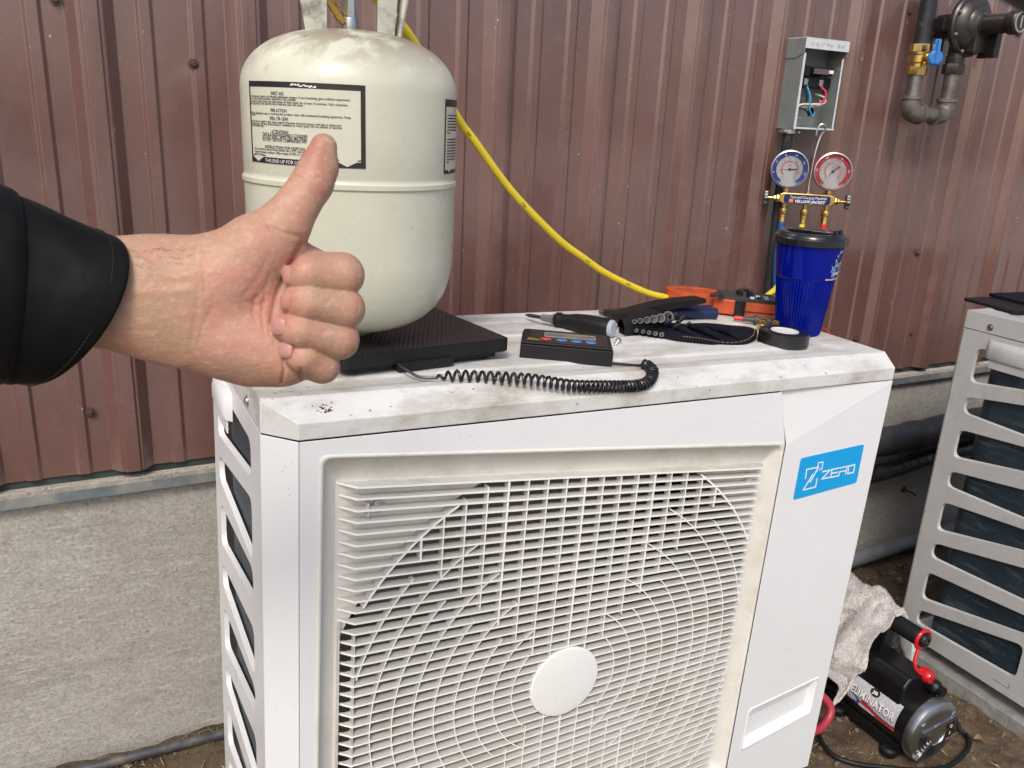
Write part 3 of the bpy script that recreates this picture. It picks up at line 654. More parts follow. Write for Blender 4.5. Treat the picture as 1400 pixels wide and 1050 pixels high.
def onx(px):   # inverse of the bulge: fraction across -> metres along the circumference
    u = (px-15)/1185.; return Wd*(u*.80+.20*(1-(1-u)**1.6)) if False else Wd*(1-(1-u)**.80)
LINES = [('FIRST AID', 412, 568, 205, .0034), ('If unconscious vapors are inhaled, administer oxygen. If not breathing, give artificial respiration.', 48, 1128, 232, .0024),
 ('Do not give stimulants (adrenaline, epinephrine). Call a physician.', 48, 700, 255, .0024), ('In case of contact, flush eyes with plenty of clean water for at least 15 minutes. Call a physician.', 50, 1115, 282, .0024),
 ('Flush exposed skin with water (not hot) or otherwise warm skin slowly.', 52, 765, 305, .0024), ('FIRE ACTION', 396, 596, 372, .0034),
 ('When fighting the near or involving this product, wear self contained breathing apparatus. Keep', 52, 1130, 402, .0024), ('containers cool.', 54, 140, 418, .0024), ('SPILL OR LEAK', 378, 614, 452, .0034),
 ('In the event of spill or leak, keep upwind. Evacuate enclosed spaces until gas is dispersed.', 55, 1070, 484, .0024), ('Disperse gas with floor level forced air ventilation or water spray. Do not smoke or operate', 57, 1072, 508, .0024),
 ('internal combustion engines.', 58, 288, 528, .0024), ('ATTENTION!', 396, 606, 585, .0034), ('THIS IS A NON-REUSABLE CYLINDER', 255, 800, 612, .0031), ('DO NOT REFILL WITH ANY MATERIAL', 255, 800, 640, .0031), ('DO NOT USE FOR COMPRESSED AIR', 256, 790, 668, .0031),
 ('INSTRUCTIONS FOR DISPOSAL', 292, 780, 742, .0032), ('Recover residual contents of this cylinder into a DOT approved cylinder prior to', 92, 950, 765, .0024), ('disposal of empty container. When empty (0 PSIG or less) puncture and dispose', 92, 995, 795, .0024), ('of container properly.', 93, 255, 820, .0024)]
for s, x0, x1, py, h in LINES:
    xa, xb = onx(x0), onx(x1); py2 = py-(0)*0
    slope = 0
    lt(s, xa, zrow(py+8-((x0+x1)/2-15)*.055*0), xb-xa, h, off=.00012)
lt('THIS END UP FOR LIQUID', onx(285), ZB+.0012, onx(800)-onx(285), .0036, WINK, 0)
lt('GENETRON', onx(640), ZT-.0050, onx(880)-onx(640), .0026, WINK, .0001) if False else None
b = MB()                                                     # worn-off white marks in the top border
for i in range(16):
    x = onx(650+i*15); z = ZT-.0036+random.uniform(-.0010, .0010); s = random.uniform(.0006, .0014)
    flatpoly([(x-s, z-s*.6), (x+s, z-s*.4), (x+s*.7, z+s), (x-s*.8, z+s*.7)], A0, R+.0009, b)
b.build('worn_lettering', WINK, lab, smooth=False)
# second label round the right side
ZB2, ZT2 = .2125, .2970; A1 = -49.5
lab2 = patch(0, .085, ZB2, ZT2, A1, R+.0004, 'side_label', LABEL, tank)
for x0, x1, zb, zt_ in ((0, .085, ZT2-.008, ZT2), (0, .003, ZB2, ZT2), (0, .085, ZB2, ZB2+.0045)): patch(x0, x1, zb, zt_, A1, R+.0006, 'border', BK, lab2)
b = MB(); flatpoly([(.008, ZB2+.0065), (.0115, ZB2+.0065), (.0115, ZB2+.012), (.018, ZB2+.012), (.018, ZB2+.0065), (.0215, ZB2+.0065), (.0148, ZB2+.0015)], A1, R+.0009, b); b.build('arrow', LABEL, lab2, smooth=False)
rr = random.Random(3)
for k in range(16):
    z = ZT2-.0185-k*.0033-(.004 if k > 6 else 0)
    b = MB(); x = .0065
    while x < .05:
        wd = rr.uniform(.0015, .005); flatpoly([(x, z), (x+wd, z), (x+wd, z+.0014), (x, z+.0014)], A1, R+.0009, b); x += wd+.0012
        if k in (6, 15) and x > .012: break
    b.build('printed_line', BLK, lab2, smooth=False)
# foot plate of the handles, plug, handles and valve
PLT = mat('collar_paint', (.50, .51, .43), .35, var=.15, grime=((.13, .11, .08), 30, .5, .72))
zc = .3635
b = MB(); pts = [(-.064, -.034), (-.058, -.046), (-.036, -.044), (-.018, -.034), (.004, -.030), (.026, -.034), (.050, -.040), (.062, -.034), (.062, .036), (.05, .042), (-.05, .042), (-.062, .036)]
vs = []
for z_off in (0, .0016):
    for x, y in pts: vs.append((x, y, zc-.5*(x*x+y*y)*5.0*.9+z_off+.002))
n = len(pts); b.add(vs+[(0, 0, zc+.003), (0, 0, zc+.0046)], [(i, (i+1) % n, n+(i+1) % n, n+i) for i in range(n)]+[(n+i, n+(i+1) % n, 2*n+1) for i in range(n)]+[((i+1) % n, i, 2*n) for i in range(n)])
b.build('handle_plate', PLT, tank, angle=25)
def arm(px, py, ang, wd, leanr, name='handle_arm'):
    """bent sheet arm: channel section rising and leaning outwards"""
    b = MB(); vs = []; c, s = math.cos(ang), math.sin(ang); T = 12
    for i in range(T+1):
        t = i/T; z = zc-.016+.125*t; o_ = leanr*(t**.9)+.006*math.sin(t*PI)
        wv = wd*(1-.12*math.sin(t*PI)); cx, cy = px+c*o_, py+s*o_
        for q, d in ((-wv, .010), (-wv, 0), (-wv*.5, -.001), (0, -.0015), (wv*.5, -.001), (wv, 0), (wv, .010)):
            vs.append((cx-s*q-c*d, cy+c*q-s*d, z))
    b.add(vs, [(i*7+j, i*7+j+1, i*7+8+j, i*7+7+j) for i in range(T) for j in range(6)])
    o = b.build(name, PLT, tank, angle=30); sm = o.modifiers.new('t', 'SOLIDIFY'); sm.thickness = .0016; return o
def sheet(name, xa0, xa1, xb0, xb1, y0, y1, fl):
    '''upright handle sheet facing the viewer: base from xa0 to xa1, top from xb0 to xb1, with a folded flange fl on one edge'''
    b = MB(); vs = []; T = 10
    for i in range(T+1):
        t = i/T; z = zc-.018+.135*t; q = min(1, t*2.0)
        x0_, x1_ = xa0+(xb0-xa0)*q, xa1+(xb1-xa1)*q; y = y0+(y1-y0)*t; mid_ = .5*(x0_+x1_)
        pts_ = [(x0_, y+(.014 if fl < 0 else .003)), (x0_, y), (mid_, y-.0015), (x1_, y), (x1_, y+(.014 if fl > 0 else .003))]
        if fl == 0: pts_[0] = (x0_, y+.004)
        vs += [(px_, py_, z) for px_, py_ in pts_]
    b.add(vs, [(i*5+j, i*5+j+1, i*5+6+j, i*5+5+j) for i in range(T) for j in range(4)])
    o = b.build(name, PLT, tank, angle=30); sm = o.modifiers.new('t', 'SOLIDIFY'); sm.thickness = .0016; return o
sheet('handle_arm', -.0560, -.0350, -.0680, -.0345, -.026, -.030, 1)
sheet('handle_arm', .0280, .0470, .0270, .0520, -.018, -.026, 1)
sheet('handle_arm', .0500, .0535, .0570, .0640, -.022, -.034, -1)
b = MB(); b.lathe([(.0165, -.001), (.0165, .0012), (.0150, .0022), (.0120, .0014), (.006, .0008), (0, .0008)], 32, Matrix.Translation((.062, -.068, .3405)) @ Euler((.68, .52, 0)).to_matrix().to_4x4()); b.build('relief_disc', mat('disc_paint', (.45, .45, .38), .25, var=.1), tank, angle=30)
CHR = mat('worn_chrome', (.45, .45, .46), .28, .9, var=.15, vscale=60)
b = MB(); b.lathe([(.0100, 0), (.0104, .003), (.0104, .014), (.0098, .0165)], 28, Matrix.Translation((0, 0, zc+.003))); b.lathe([(.0092, 0), (.0092, .075)], 8, Matrix.Translation((0, 0, zc+.0195)) @ Euler((0, 0, .3)).to_matrix().to_4x4()); b.build('valve', CHR, tank, angle=30)
b = MB(); p0 = Vector((-.0085, -.004, zc+.014)); d = Vector((-.62, -.12, .77)).normalized()
b.tube([p0+d*q for q in (.0, .006, .0061, .012, .0121, .040, .0401, .06)], [.0045, .0052, .0068, .0068, .0058, .0058, .0078, .0078], 6); b.build('valve_stem', BRASS, tank, angle=30)

# ================================================================ YELLOW HOSE
def hose(name, pts, r, m, label, cat, n=14, res=10):
    b = MB(); b.tube(spline(pts, res), r, n); return tag(b.build(name, m), label, cat)
hs = hose('yellow_hose', [(.135, .235, .53), (.153, .24, .489), (.170, .25, .477), (.222, .28, .443), (.275, .315, .392), (.330, .35, .335), (.359, .36, .308), (.436, .375, .230), (.531, .39, .154), (.590, .396, .117), (.648, .40, .084), (.732, .402, .0485), (.776, .402, .036), (.85, .41, .020), (.95, .425, .004), (1.03, .44, -.012), (1.082, .46, -.002), (1.120, .48, .006), (1.158, .50, .013), (1.20, .53, .022), (1.228, .55, .034), (1.253, .555, .065), (1.266, .559, .105), (1.272, .560, .148)],
          .0063, YEL, 'yellow charging hose hanging from the cream cylinder, across the brown wall, to the gauges', 'hose')
hp = spline([(.330, .35, .335), (.359, .36, .308), (.436, .375, .230), (.531, .39, .154), (.590, .396, .117), (.648, .40, .084), (.732, .402, .0485)], 10)
cpos = CAM
for i_ in (6, 22, 41, 55):
    p = hp[min(i_, len(hp)-2)]; dd = (hp[min(i_, len(hp)-2)+1]-p).normalized(); to = (cpos-p).normalized(); sd_ = dd.cross(to).normalized()
    mm = Matrix((dd, -sd_, dd.cross(-sd_))).transposed().to_4x4(); mm.translation = p+mm.to_3x3() @ Vector((0, 0, .0))
    def bd(co, mm=mm):
        a = co[:, 1]/.0063; out = np.stack([co[:, 0], .00645*np.sin(a), .00645*np.cos(a)], 1); return out
    text('PSI 800', 'hose_print', BLK, hs, mm, width=.009, height=.004, extrude=0, size=.01, bend=lambda co: bd(co*np.array([1, 1, 0])-np.array([0, .002, 0])))

# ================================================================ SCALE, CONTROLLER, CORD
def onu(x, y, z, rz=0, rx=0, ry=0): return MU @ (Matrix.Translation((x, y, z)) @ Euler((rx, ry, rz)).to_matrix().to_4x4())
ZS = .0365
scl = thing('charging_scale', 'flat black platform scale under the cream cylinder', 'scale', matrix=onu(.3190, .1257, ZS, math.radians(9.0)))
RIB = bpy.data.materials.new('ribbed_black_mat'); RIB.use_nodes = True; n_ = RIB.node_tree; B = n_.nodes['Principled BSDF']; B.inputs['Base Color'].default_value = (.013, .012, .013, 1); B.inputs['Roughness'].default_value = .42
wv = n_.nodes.new('ShaderNodeTexWave'); wv.bands_direction = 'DIAGONAL'; wv.inputs['Scale'].default_value = 55; tcn = n_.nodes.new('ShaderNodeTexCoord'); mp = n_.nodes.new('ShaderNodeMapping'); mp.inputs['Scale'].default_value = (1.6, -1, 0)
n_.links.new(tcn.outputs['Object'], mp.inputs[0]); n_.links.new(mp.outputs[0], wv.inputs[0]); bp = n_.nodes.new('ShaderNodeBump'); bp.inputs['Strength'].default_value = .9; bp.inputs['Distance'].default_value = .0012; n_.links.new(wv.outputs[1], bp.inputs['Height']); n_.links.new(bp.outputs[0], B.inputs['Normal'])
b = MB(); b.prism(rrect(-.250, .0, .0, .250, .014, 6), .0125, .0290); b.build('platform_tray', BLACKP, scl, bevel=.0015)
b = MB(); b.prism(rrect(-.2475, .0025, -.0025, .2475, .012, 6), .0292, .0300); b.build('platform_mat', RIB, scl, bevel=.0004)
b = MB(); b.prism(rrect(-.240, .010, -.014, .240, .010, 4), .004, .0124); b.build('base', BLACKP, scl, bevel=.001)
b = MB(); b.box((-.175, -.004, .0035), (-.095, .02, .0145)); b.build('cable_box', BLACKP, scl, bevel=.001)
for x in (-.22, -.03):
    for y in (.03, .22): b = MB(); b.lathe([(.012, 0), (.012, .004)], 20, Matrix.Translation((x, y, 0))); b.build('foot', RUBBER, scl)
cx0, cy0 = .335, .126
ctl = thing('scale_controller', 'small black box with red and blue oval buttons and grey display, coiled cord attached', 'controller', matrix=onu(.3345, .1290, ZS, math.atan2(-.064, .110)))
Lc, Wc, Hc = .128, .082, .024
b = MB(); b.prism([(0, 0), (Lc, 0), (Lc, Wc-.004), (Lc-.004, Wc), (.004, Wc), (0, Wc-.004)], 0, Hc-.0035); b.prism([(.0015, .0015), (Lc-.0015, .0015), (Lc-.0015, Wc-.0055), (Lc-.0055, Wc-.0015), (.0055, Wc-.0015), (.0015, Wc-.0055)], Hc-.0030, Hc); b.build('case', BLACKP, ctl, bevel=.0012)
FACE = mat('controller_face', (.014, .010, .012), .25, var=.1)
b = MB(); b.box((.012, .006, Hc), (Lc-.006, Wc-.008, Hc+.0004)); b.build('face_plate', FACE, ctl, smooth=False)
b = MB(); b.prism(rrect(.032, .040, .105, .063, .001), Hc+.0004, Hc+.0010, holes=[rrect(.0335, .0415, .1035, .0615, .001)]); b.build('display_frame', mat('silver_frame', (.45, .45, .45), .35, .6), ctl, smooth=False)
b = MB(); b.box((.0335, .0415, Hc+.0004), (.1035, .0615, Hc+.0007)); b.build('display', mat('lcd', (.14, .15, .15), .12, var=.04), ctl, smooth=False)
for i, (x, c) in enumerate(((.0345, (.55, .05, .05)), (.0565, (.05, .18, .50)), (.0775, (.05, .18, .50)), (.0975, (.05, .18, .50)))):
    b = MB(); b.lathe([(1, 0), (.95, .6), (.8, 1), (0, 1.05)], 28, Matrix.Translation((x, .026, Hc+.0004)) @ Matrix.Diagonal((.0080, .0058, .0009, 1))); o = b.build('button', mat('button_paint', c, .35, var=.05), ctl, angle=70)
b = MB(); b.prism([(.008, .012), (.027, .014), (.027, .019), (.010, .026)], Hc+.0005, Hc+.0007); b.build('gold_print', mat('gold_print', (.22, .16, .02), .4), ctl, smooth=False)
# coiled cord: plain lead, helix, plain lead
ctrl_pts = [(.146, .094, .050), (.152, .082, .0462), (.162, .068, .0412), (.176, .058, .0412), (.195, .049, .0450), (.247, .032, .0445), (.293, .0155, .0430), (.345, .004, .0350), (.400, .0005, .0310), (.440, -.0005, .0290), (.463, .004, .0320), (.478, .016, .0400), (.481, .030, .0435), (.480, .040, .0435), (.476, .050, .0400), (.465, .062, .0385), (.450, .072, .0385)]
cen = spline([MU @ Vector(p) for p in ctrl_pts], 24)
acc = [0]
for i in range(1, len(cen)): acc.append(acc[-1]+(cen[i]-cen[i-1]).length)
tot = acc[-1]; hp_ = []; ph = 0; u = None; N_ = 3600; prev = None
def pos(s):
    import bisect
    i = min(max(1, bisect.bisect(acc, s)), len(acc)-1); t = (s-acc[i-1])/(acc[i]-acc[i-1]); return cen[i-1].lerp(cen[i], t)
sA, sB = acc[3*24]+.003, acc[13*24]+.004
for i in range(N_+1):
    s = tot*i/N_; p = pos(s); t = (pos(min(tot, s+.001))-pos(max(0, s-.001))).normalized()
    if u is None: u = t.orthogonal().normalized()
    u = (u-t*u.dot(t)).normalized(); v = t.cross(u)
    env = min(1, max(0, (s-sA)/.022))*min(1, max(0, (sB-s)/.006)); frac = max(0, min(1, (s-sA)/(sB-sA)))
    pitch = .0060*max(0, 1-frac*1.3)**.8+.0052
    if sA < s < sB: ph += 2*PI*(tot/N_)/pitch
    rad = .0066*env
    hp_.append(p+(u*math.cos(ph)+v*math.sin(ph))*rad)
b = MB(); b.tube(hp_[::1], .0019, 6)
tag(b.build('coiled_cord', mat('cord_rubber', (.012, .012, .013), .3, var=.1)), 'black coiled cord looping from the scale to its controller along the cover\'s front edge', 'cord')

# ================================================================ TOOLS ON THE COVER
# screwdriver
tip = MU @ Vector((.452, .332, ZS+.010)); end = MU @ Vector((.5335, .197, ZS+.0165))
ax = (end-tip).normalized(); L_ = (end-tip).length
sdr = thing('screwdriver', 'screwdriver with black rubber grip and pale grey end cap behind the scale controller', 'screwdriver', matrix=frame(ax.cross(Vector((0, 0, 1))), Vector((0, 0, 1)).cross(ax).cross(ax)*-1, o=tip) if False else (Matrix.Translation(tip) @ ax.to_track_quat('Z', 'Y').to_matrix().to_4x4()))
k = L_/.158
b = MB(); b.lathe([(.0008*1.5, 0), (.0032, .008), (.0032, .034*k)], 16); b.build('blade', mat('dark_steel', (.07, .07, .07), .35, .8), sdr)
b = MB(); b.lathe([(.0048, .030*k), (.0056, .033*k), (.0060, .046*k), (.0085, .052*k), (.0088, .057*k)], 20); b.build('collar', mat('grey_collar', (.22, .22, .22), .4, .5), sdr)
b = MB(); pr = [(.010, .056), (.0125, .059), (.0125, .064), (.0108, .070), (.0118, .080), (.0142, .092), (.0155, .108), (.0158, .125), (.0152, .140), (.0142, .150), (.0135, .153)]
nn2 = 48; vs = []
for r_, z_ in pr:
    for j in range(nn2):
        a_ = 2*PI*j/nn2; fl = 1-.07*(max(0, math.cos(6*a_))**2)*(1 if .075 < z_ < .145 else 0); vs.append((r_*fl*math.cos(a_), r_*fl*math.sin(a_), z_*k))
b.add(vs, [(j*nn2+i, j*nn2+(i+1) % nn2, (j+1)*nn2+(i+1) % nn2, (j+1)*nn2+i) for j in range(len(pr)-1) for i in range(nn2)]); b.build('grip', RUBBER, sdr, angle=50)
b = MB(); b.lathe([(.0133, .1525*k), (.0130, .1575*k), (.0118, .1592*k), (0, .1600*k)], 40); b.build('end_cap', mat('pale_cap', (.36, .40, .46), .45, var=.12, vscale=200), sdr, angle=30)
# loose screw
ls = thing('loose_screw', 'single small silver screw lying between the screwdriver and the black tool pouch', 'screw', matrix=onu(.528, .172, ZS+.0042, .6, 0, 1.15))
b = MB(); b.lathe([(.0052, .0), (.0050, .0018), (.0035, .0030), (0, .0032)], 18); b.build('head', ZINC, ls)
b = MB(); zz = np.linspace(0, -.014, 29); b.lathe([(.0021+(.0005 if i % 2 else 0), float(z)) for i, z in enumerate(zz)][::-1], 12); b.build('shank', ZINC, ls, angle=20)
# roll of tape
tp = thing('electrical_tape', 'roll of black electrical tape beside the blue tumbler', 'tape roll', matrix=onu(.8130, .1160, ZS))
b = MB(); b.lathe([(.0225, .0005), (.0225, .0205), (.0245, .0215), (.0385, .0215), (.0400, .0205), (.0403, .0015), (.039, 0), (.0225, .0005)], 72, cap=False); b.build('tape', mat('vinyl_tape', (.012, .012, .013), .25, var=.15, vscale=80), tp, angle=35)
b = MB(); b.lathe([(.0200, .0005), (.0200, .0212), (.0222, .0218), (.0222, .0005)], 48, cap=False); b.build('core', mat('paper_core', (.62, .60, .58), .7), tp, angle=35)
b = MB(); b.lathe([(0, .004), (.0198, .004), (.0198, .0205), (.0150, .0208), (0, .0200)], 40); b.build('core_label', mat('paper_label', (.68, .66, .64), .6, var=.08), tp, angle=30)
# tumbler
cup = thing('tumbler', 'translucent cobalt blue ribbed plastic tumbler with black flip lid', 'tumbler', matrix=onu(.9000, .1700, ZS, 0, 0, -.045))
BLUE = mat('cobalt_plastic', (.0, .010, .30), .16, var=.04, coat=.3); b_ = BLUE.node_tree.nodes['Principled BSDF']; b_.inputs['Transmission Weight'].default_value = .45; b_.inputs['IOR'].default_value = 1.12; b_.inputs['Emission Strength'].default_value = 0
r0_, r1_, hc = .0370, .0545, .160
def rad_(z): return r0_+(r1_-r0_)*(z/hc)**1.0
b = MB(); nn3 = 180; vs = []; zl_ = [0, .002, .006]+list(np.linspace(.010, .098, 12))+[.100, .1015, .104, .13, hc]
for z in zl_:
    for j in range(nn3):
        a_ = 2*PI*j/nn3; r_ = rad_(z)-(.003 if z == 0 else .0008 if z == .002 else 0)+(.0010 if z > .1012 else 0)
        if .004 < z < .099: r_ += -.0008+(.0009 if j % 3 == 0 else -.0002 if j % 3 == 1 else .0001)
        vs.append((r_*math.cos(a_), r_*math.sin(a_), z))
K = len(zl_)
b.add(vs, [(j*nn3+i, j*nn3+(i+1) % nn3, (j+1)*nn3+(i+1) % nn3, (j+1)*nn3+i) for j in range(K-1) for i in range(nn3)]+[tuple(range(nn3))[::-1]])
b.build('cup_wall', BLUE, cup, angle=30)
b = MB(); b.lathe([(0, .006), (rad_(.006)-.006, .006), (rad_(.078)-.005, .078), (0, .078)], 60); b.build('drink', mat('dark_drink', (.0, .002, .05), .3, var=0), cup, angle=30)
b = MB(); b.lathe([(rad_(.082)-.004, .079), (rad_(hc)-.004, hc)], 60, cap=False); b.build('inner_liner', mat('blue_liner', (.0, .015, .60), .4, var=0), cup, angle=30)
b = MB(); b.lathe([(r1_-.002, hc-.004), (r1_+.0045, hc-.004), (r1_+.0050, hc+.006), (r1_+.0035, hc+.008), (r1_-.001, hc+.0085), (r1_-.003, hc+.0125), (r1_-.006, hc+.0145), (r1_-.012, hc+.0147), (r1_-.016, hc+.010), (0, hc+.010)], 80); ld = b.build('lid', BLACKG, cup, angle=30)
b = MB(); b.prism(rrect(-.010, -.049, .010, .038, .009, 5), hc+.0105, hc+.0160, Euler((0, 0, .4)).to_matrix().to_4x4()); b.build('flip_strip', BLACKG, ld, bevel=.0015)
for a_ in (-1.1, -1.45): b = MB(); b.lathe([(.004, 0), (.004, .010), (.002, .012), (0, .012)], 14, Matrix.Translation((.046*math.cos(a_), .046*math.sin(a_), hc+.010))); b.build('hinge_lug', BLACKG, ld)
b = MB(); b.box((-.0085, -.011, 0), (.0085, .004, .0045), Matrix.Translation((.057*math.cos(2.9), .057*math.sin(2.9), hc-.002)) @ Euler((0, 0, 2.9-PI/2)).to_matrix().to_4x4()); b.build('lid_tab', BLACKG, ld, bevel=.001)
def oncup(ang0):
    def f(co):
        co = co*np.array([.82, 1, 1]); z = co[:, 1]; r = r0_+(r1_-r0_)*(z/hc)+.0016+co[:, 2]; a = np.radians(ang0)+co[:, 0]/r; return np.stack([r*np.cos(a), r*np.sin(a), z], 1)
    return f
def cupshape(name, pts, m, z3):
    b = MB(); b.prism(pts, z3, z3+.0001); co = oncup(CA)(np.array(b.v)); b.v = [tuple(p) for p in co]; return b.build(name, m, cup, smooth=False)
CA = -102
OUTL = mat('pale_outline', (.35, .55, .80), .4); AQUA = mat('aqua_print', (.02, .22, .50), .4); SILV = mat('silver_print', (.35, .35, .38), .4)
cupshape('fish_print', [(.012, .127), (.018, .121), (.014, .116), (.019, .113), (.018, .107), (.026, .106), (.048, .109), (.060, .112), (.060, .124), (.048, .121), (.030, .118), (.022, .121)], OUTL, 0)
cupshape('fish_print', [(.0145, .1245), (.020, .1205), (.0165, .1162), (.0205, .1135), (.0195, .1085), (.026, .1075), (.048, .1105), (.059, .1135), (.059, .1225), (.048, .1195), (.030, .1165), (.022, .1195)], AQUA, .0002)
CT = lambda s, x, z, wd, h, m, sh=0: text(s, 'cup_lettering', m, cup, None, width=wd, height=h, extrude=0, offset=.0002, shear=sh, bend=lambda co: oncup(CA)(co*np.array([1, 1, 0])+np.array([x, z, .0005])))
CT('Great Ice', .0215, .1095, .034, .0065, WINK, .2); CT('SeaHa', .020, .1225, .036, .011, SILV, .3); CT('WWW.SEATTLEGREAT.COM', .004, .1010, .060, .0028, WINK)
for i, (x, z) in enumerate(((.0235, .1345), (.027, .1415), (.0325, .1465), (.038, .148), (.041, .1475))):
    cupshape('bubble_print', [(x+.0018*math.cos(t), z+.0022*math.sin(t)) for t in np.linspace(0, 2*PI, 11)[:-1]], OUTL, .0001)
# clamp meter
ORG = mat('orange_rubber', (.48, .075, .018), .5, var=.12, vscale=60, grime=((.12, .06, .04), 22, .5, .8))
cm = thing('clamp_meter', 'orange and black clamp meter lying at the back edge, its jaw to the left', 'clamp meter', matrix=onu(.780, .385, ZS-.001, math.radians(-35)))
b = MB(); o_ = [(.055+.050*math.cos(t)*1.15, .030+.040*math.sin(t)) for t in np.linspace(math.radians(20), math.radians(340), 30)]; i_ = [(.055+.028*math.cos(t)*1.2, .030+.022*math.sin(t)) for t in np.linspace(math.radians(340), math.radians(20), 30)]
b.prism(o_+i_, .004, .034); b.build('jaw', ORG, cm, bevel=.003)
b = MB(); b.prism([(.085, -.010), (.125, -.016), (.125, .072), (.085, .060)], .002, .030); b.build('neck', ORG, cm, bevel=.003)
b = MB(); b.prism(rrect(.122, -.017, .144, .075, .006), .001, .029); b.build('grip_band', BLACKP, cm, bevel=.002)
b = MB(); b.prism(rrect(.140, -.018, .285, .074, .012), .001, .028); b.build('body', ORG, cm, bevel=.003)
b = MB(); b.prism(rrect(.095, -.008, .275, .064, .008), .0285, .034); b.build('front_cover', mat('charcoal_plastic', (.035, .037, .036), .45, var=.2), cm, bevel=.0015)
b = MB(); b.prism([(.140, -.0190), (.282, -.0190), (.282, -.0180), (.140, -.0180)], .011, .0125); b.build('seam', BLACKP, cm, smooth=False)
b = MB(); b.lathe([(.017, 0), (.016, .009), (.013, .010), (0, .010)], 26, Matrix.Translation((.145, .03, .034))); b.box((-.003, -.016, .009), (.003, .016, .014), Matrix.Translation((.145, .03, .034))); b.build('selector_dial', BLACKG, cm, angle=30)
for x, y, c in ((.168, .005, BLACKP), (.168, .02, WINK), (.182, .005, SILV), (.182, .02, SILV), (.155, .0, WINK)): b = MB(); b.prism(rrect(x-.004, y-.004, x+.004, y+.004, .0015, 2), .034, .0365); b.build('button', c, cm)
b = MB(); b.prism(rrect(.200, .004, .250, .052, .002, 2), .034, .0352); b.build('display', mat('grey_lcd', (.20, .22, .20), .2, var=.05), cm, smooth=False)
b = MB(); b.tube([(.098, -.016, .034), (.090, -.022, .040), (.076, -.020, .036)], [.006, .0055, .003], 10); b.build('trigger', BLACKG, cm)
b = MB(); b.prism(rrect(.250, -.014, .290, .02, .006), .030, .046); b.build('lead_plug', BLACKP, cm, bevel=.003)
# pliers (blue handles) under the flap
pl = thing('pliers', 'pliers with two dark blue handles sticking out from under the pouch flap', 'pliers', matrix=onu(.668, .318, ZS+.008, math.radians(-14)))
NAVY = mat('navy_grip', (.006, .012, .055), .5, var=.1)
for yo, rz in ((0, 0), (.020, .04)):
    b = MB(); pts = spline([(-.02, yo*.3, 0), (.03, yo*.6, .001), (.08, yo, .002), (.138, yo*1.1, .003), (.150, yo*1.1, .003)], 6); b.tube(pts, [.0075+.0032*min(1, i/12)-(.004 if i == len(pts)-1 else 0) for i in range(len(pts))], 16); b.build('handle', NAVY, pl)
b = MB(); b.tube([(-.07, .004, 0), (-.04, .003, 0), (-.018, .002, 0)], [.003, .009, .008], 10); b.build('jaws', mat('dark_steel_plier', (.08, .08, .08), .4, .8), pl)
# test probe
pb = thing('test_probe', 'dark grey test probe with red tip guard lying in front of the clamp meter', 'test probe', matrix=onu(.838, .262, ZS+.0072, math.atan2(-.052, .070)))
b = MB(); b.tube([(0, 0, 0), (.016, 0, 0), (.017, 0, 0)], [.0042, .0045, .003], 14); b.build('tip_guard', REDH, pb)
b = MB(); b.tube([(.014, 0, 0), (.035, 0, 0), (.0352, 0, 0), (.0395, 0, 0), (.0397, 0, 0), (.075, 0, 0), (.14, .003, 0)], [.0045, .005, .0095, .0095, .0058, .0065, .005], 18); b.build('probe_handle', mat('grey_probe', (.05, .05, .052), .5, var=.2), pb, angle=30)
for i, (x, y, rz) in enumerate(((.838, .190, .3), (.860, .181, .9))):
    nt_ = thing('brass_nut', ['left one of two brass flare nuts behind the tape roll', 'right one of two brass flare nuts, the nearer to the blue tumbler'][i], 'nut', matrix=onu(x, y, ZS, rz), group='brass nuts behind the tape roll')
    b = MB(); b.prism([(.0095*math.cos(t), .0095*math.sin(t)) for t in np.linspace(0, 2*PI, 7)[:-1]], 0, .013, holes=[[(.005*math.cos(t), .005*math.sin(t)) for t in np.linspace(0, 2*PI, 17)[:-1]]]); b.build('hex', BRASS, nt_, bevel=.0007)
    b = MB(); b.lathe([(.0062, .013), (.0062, .020), (.0050, .021), (.0050, .013)], 24, cap=False); b.build('collar', BRASS, nt_)
# red wire wisp by the tumbler
tag(MB().tube(spline([MU @ Vector(p) for p in ((.935, .19, ZS+.003), (.952, .165, ZS+.008), (.953, .150, ZS+.006), (.948, .140, ZS+.002))], 6), .0011, 6).build('red_wire', REDH), 'short bit of thin red wire just right of the tumbler\'s foot', 'wire')
# tool pouch
LEA = mat('black_canvas', (.007, .007, .014), .8, var=.3, vscale=50, bump=(240, .5), spec=.15); LEA2 = mat('black_leather', (.012, .010, .011), .55, var=.3, vscale=60, bump=(120, .3), spec=.2); STI = mat('tan_stitch', (.42, .24, .10), .7)
po = thing('tool_pouch', 'open black canvas tool pouch with tan stitching, sockets and bits in its loops', 'tool pouch', matrix=onu(0, 0, 0))
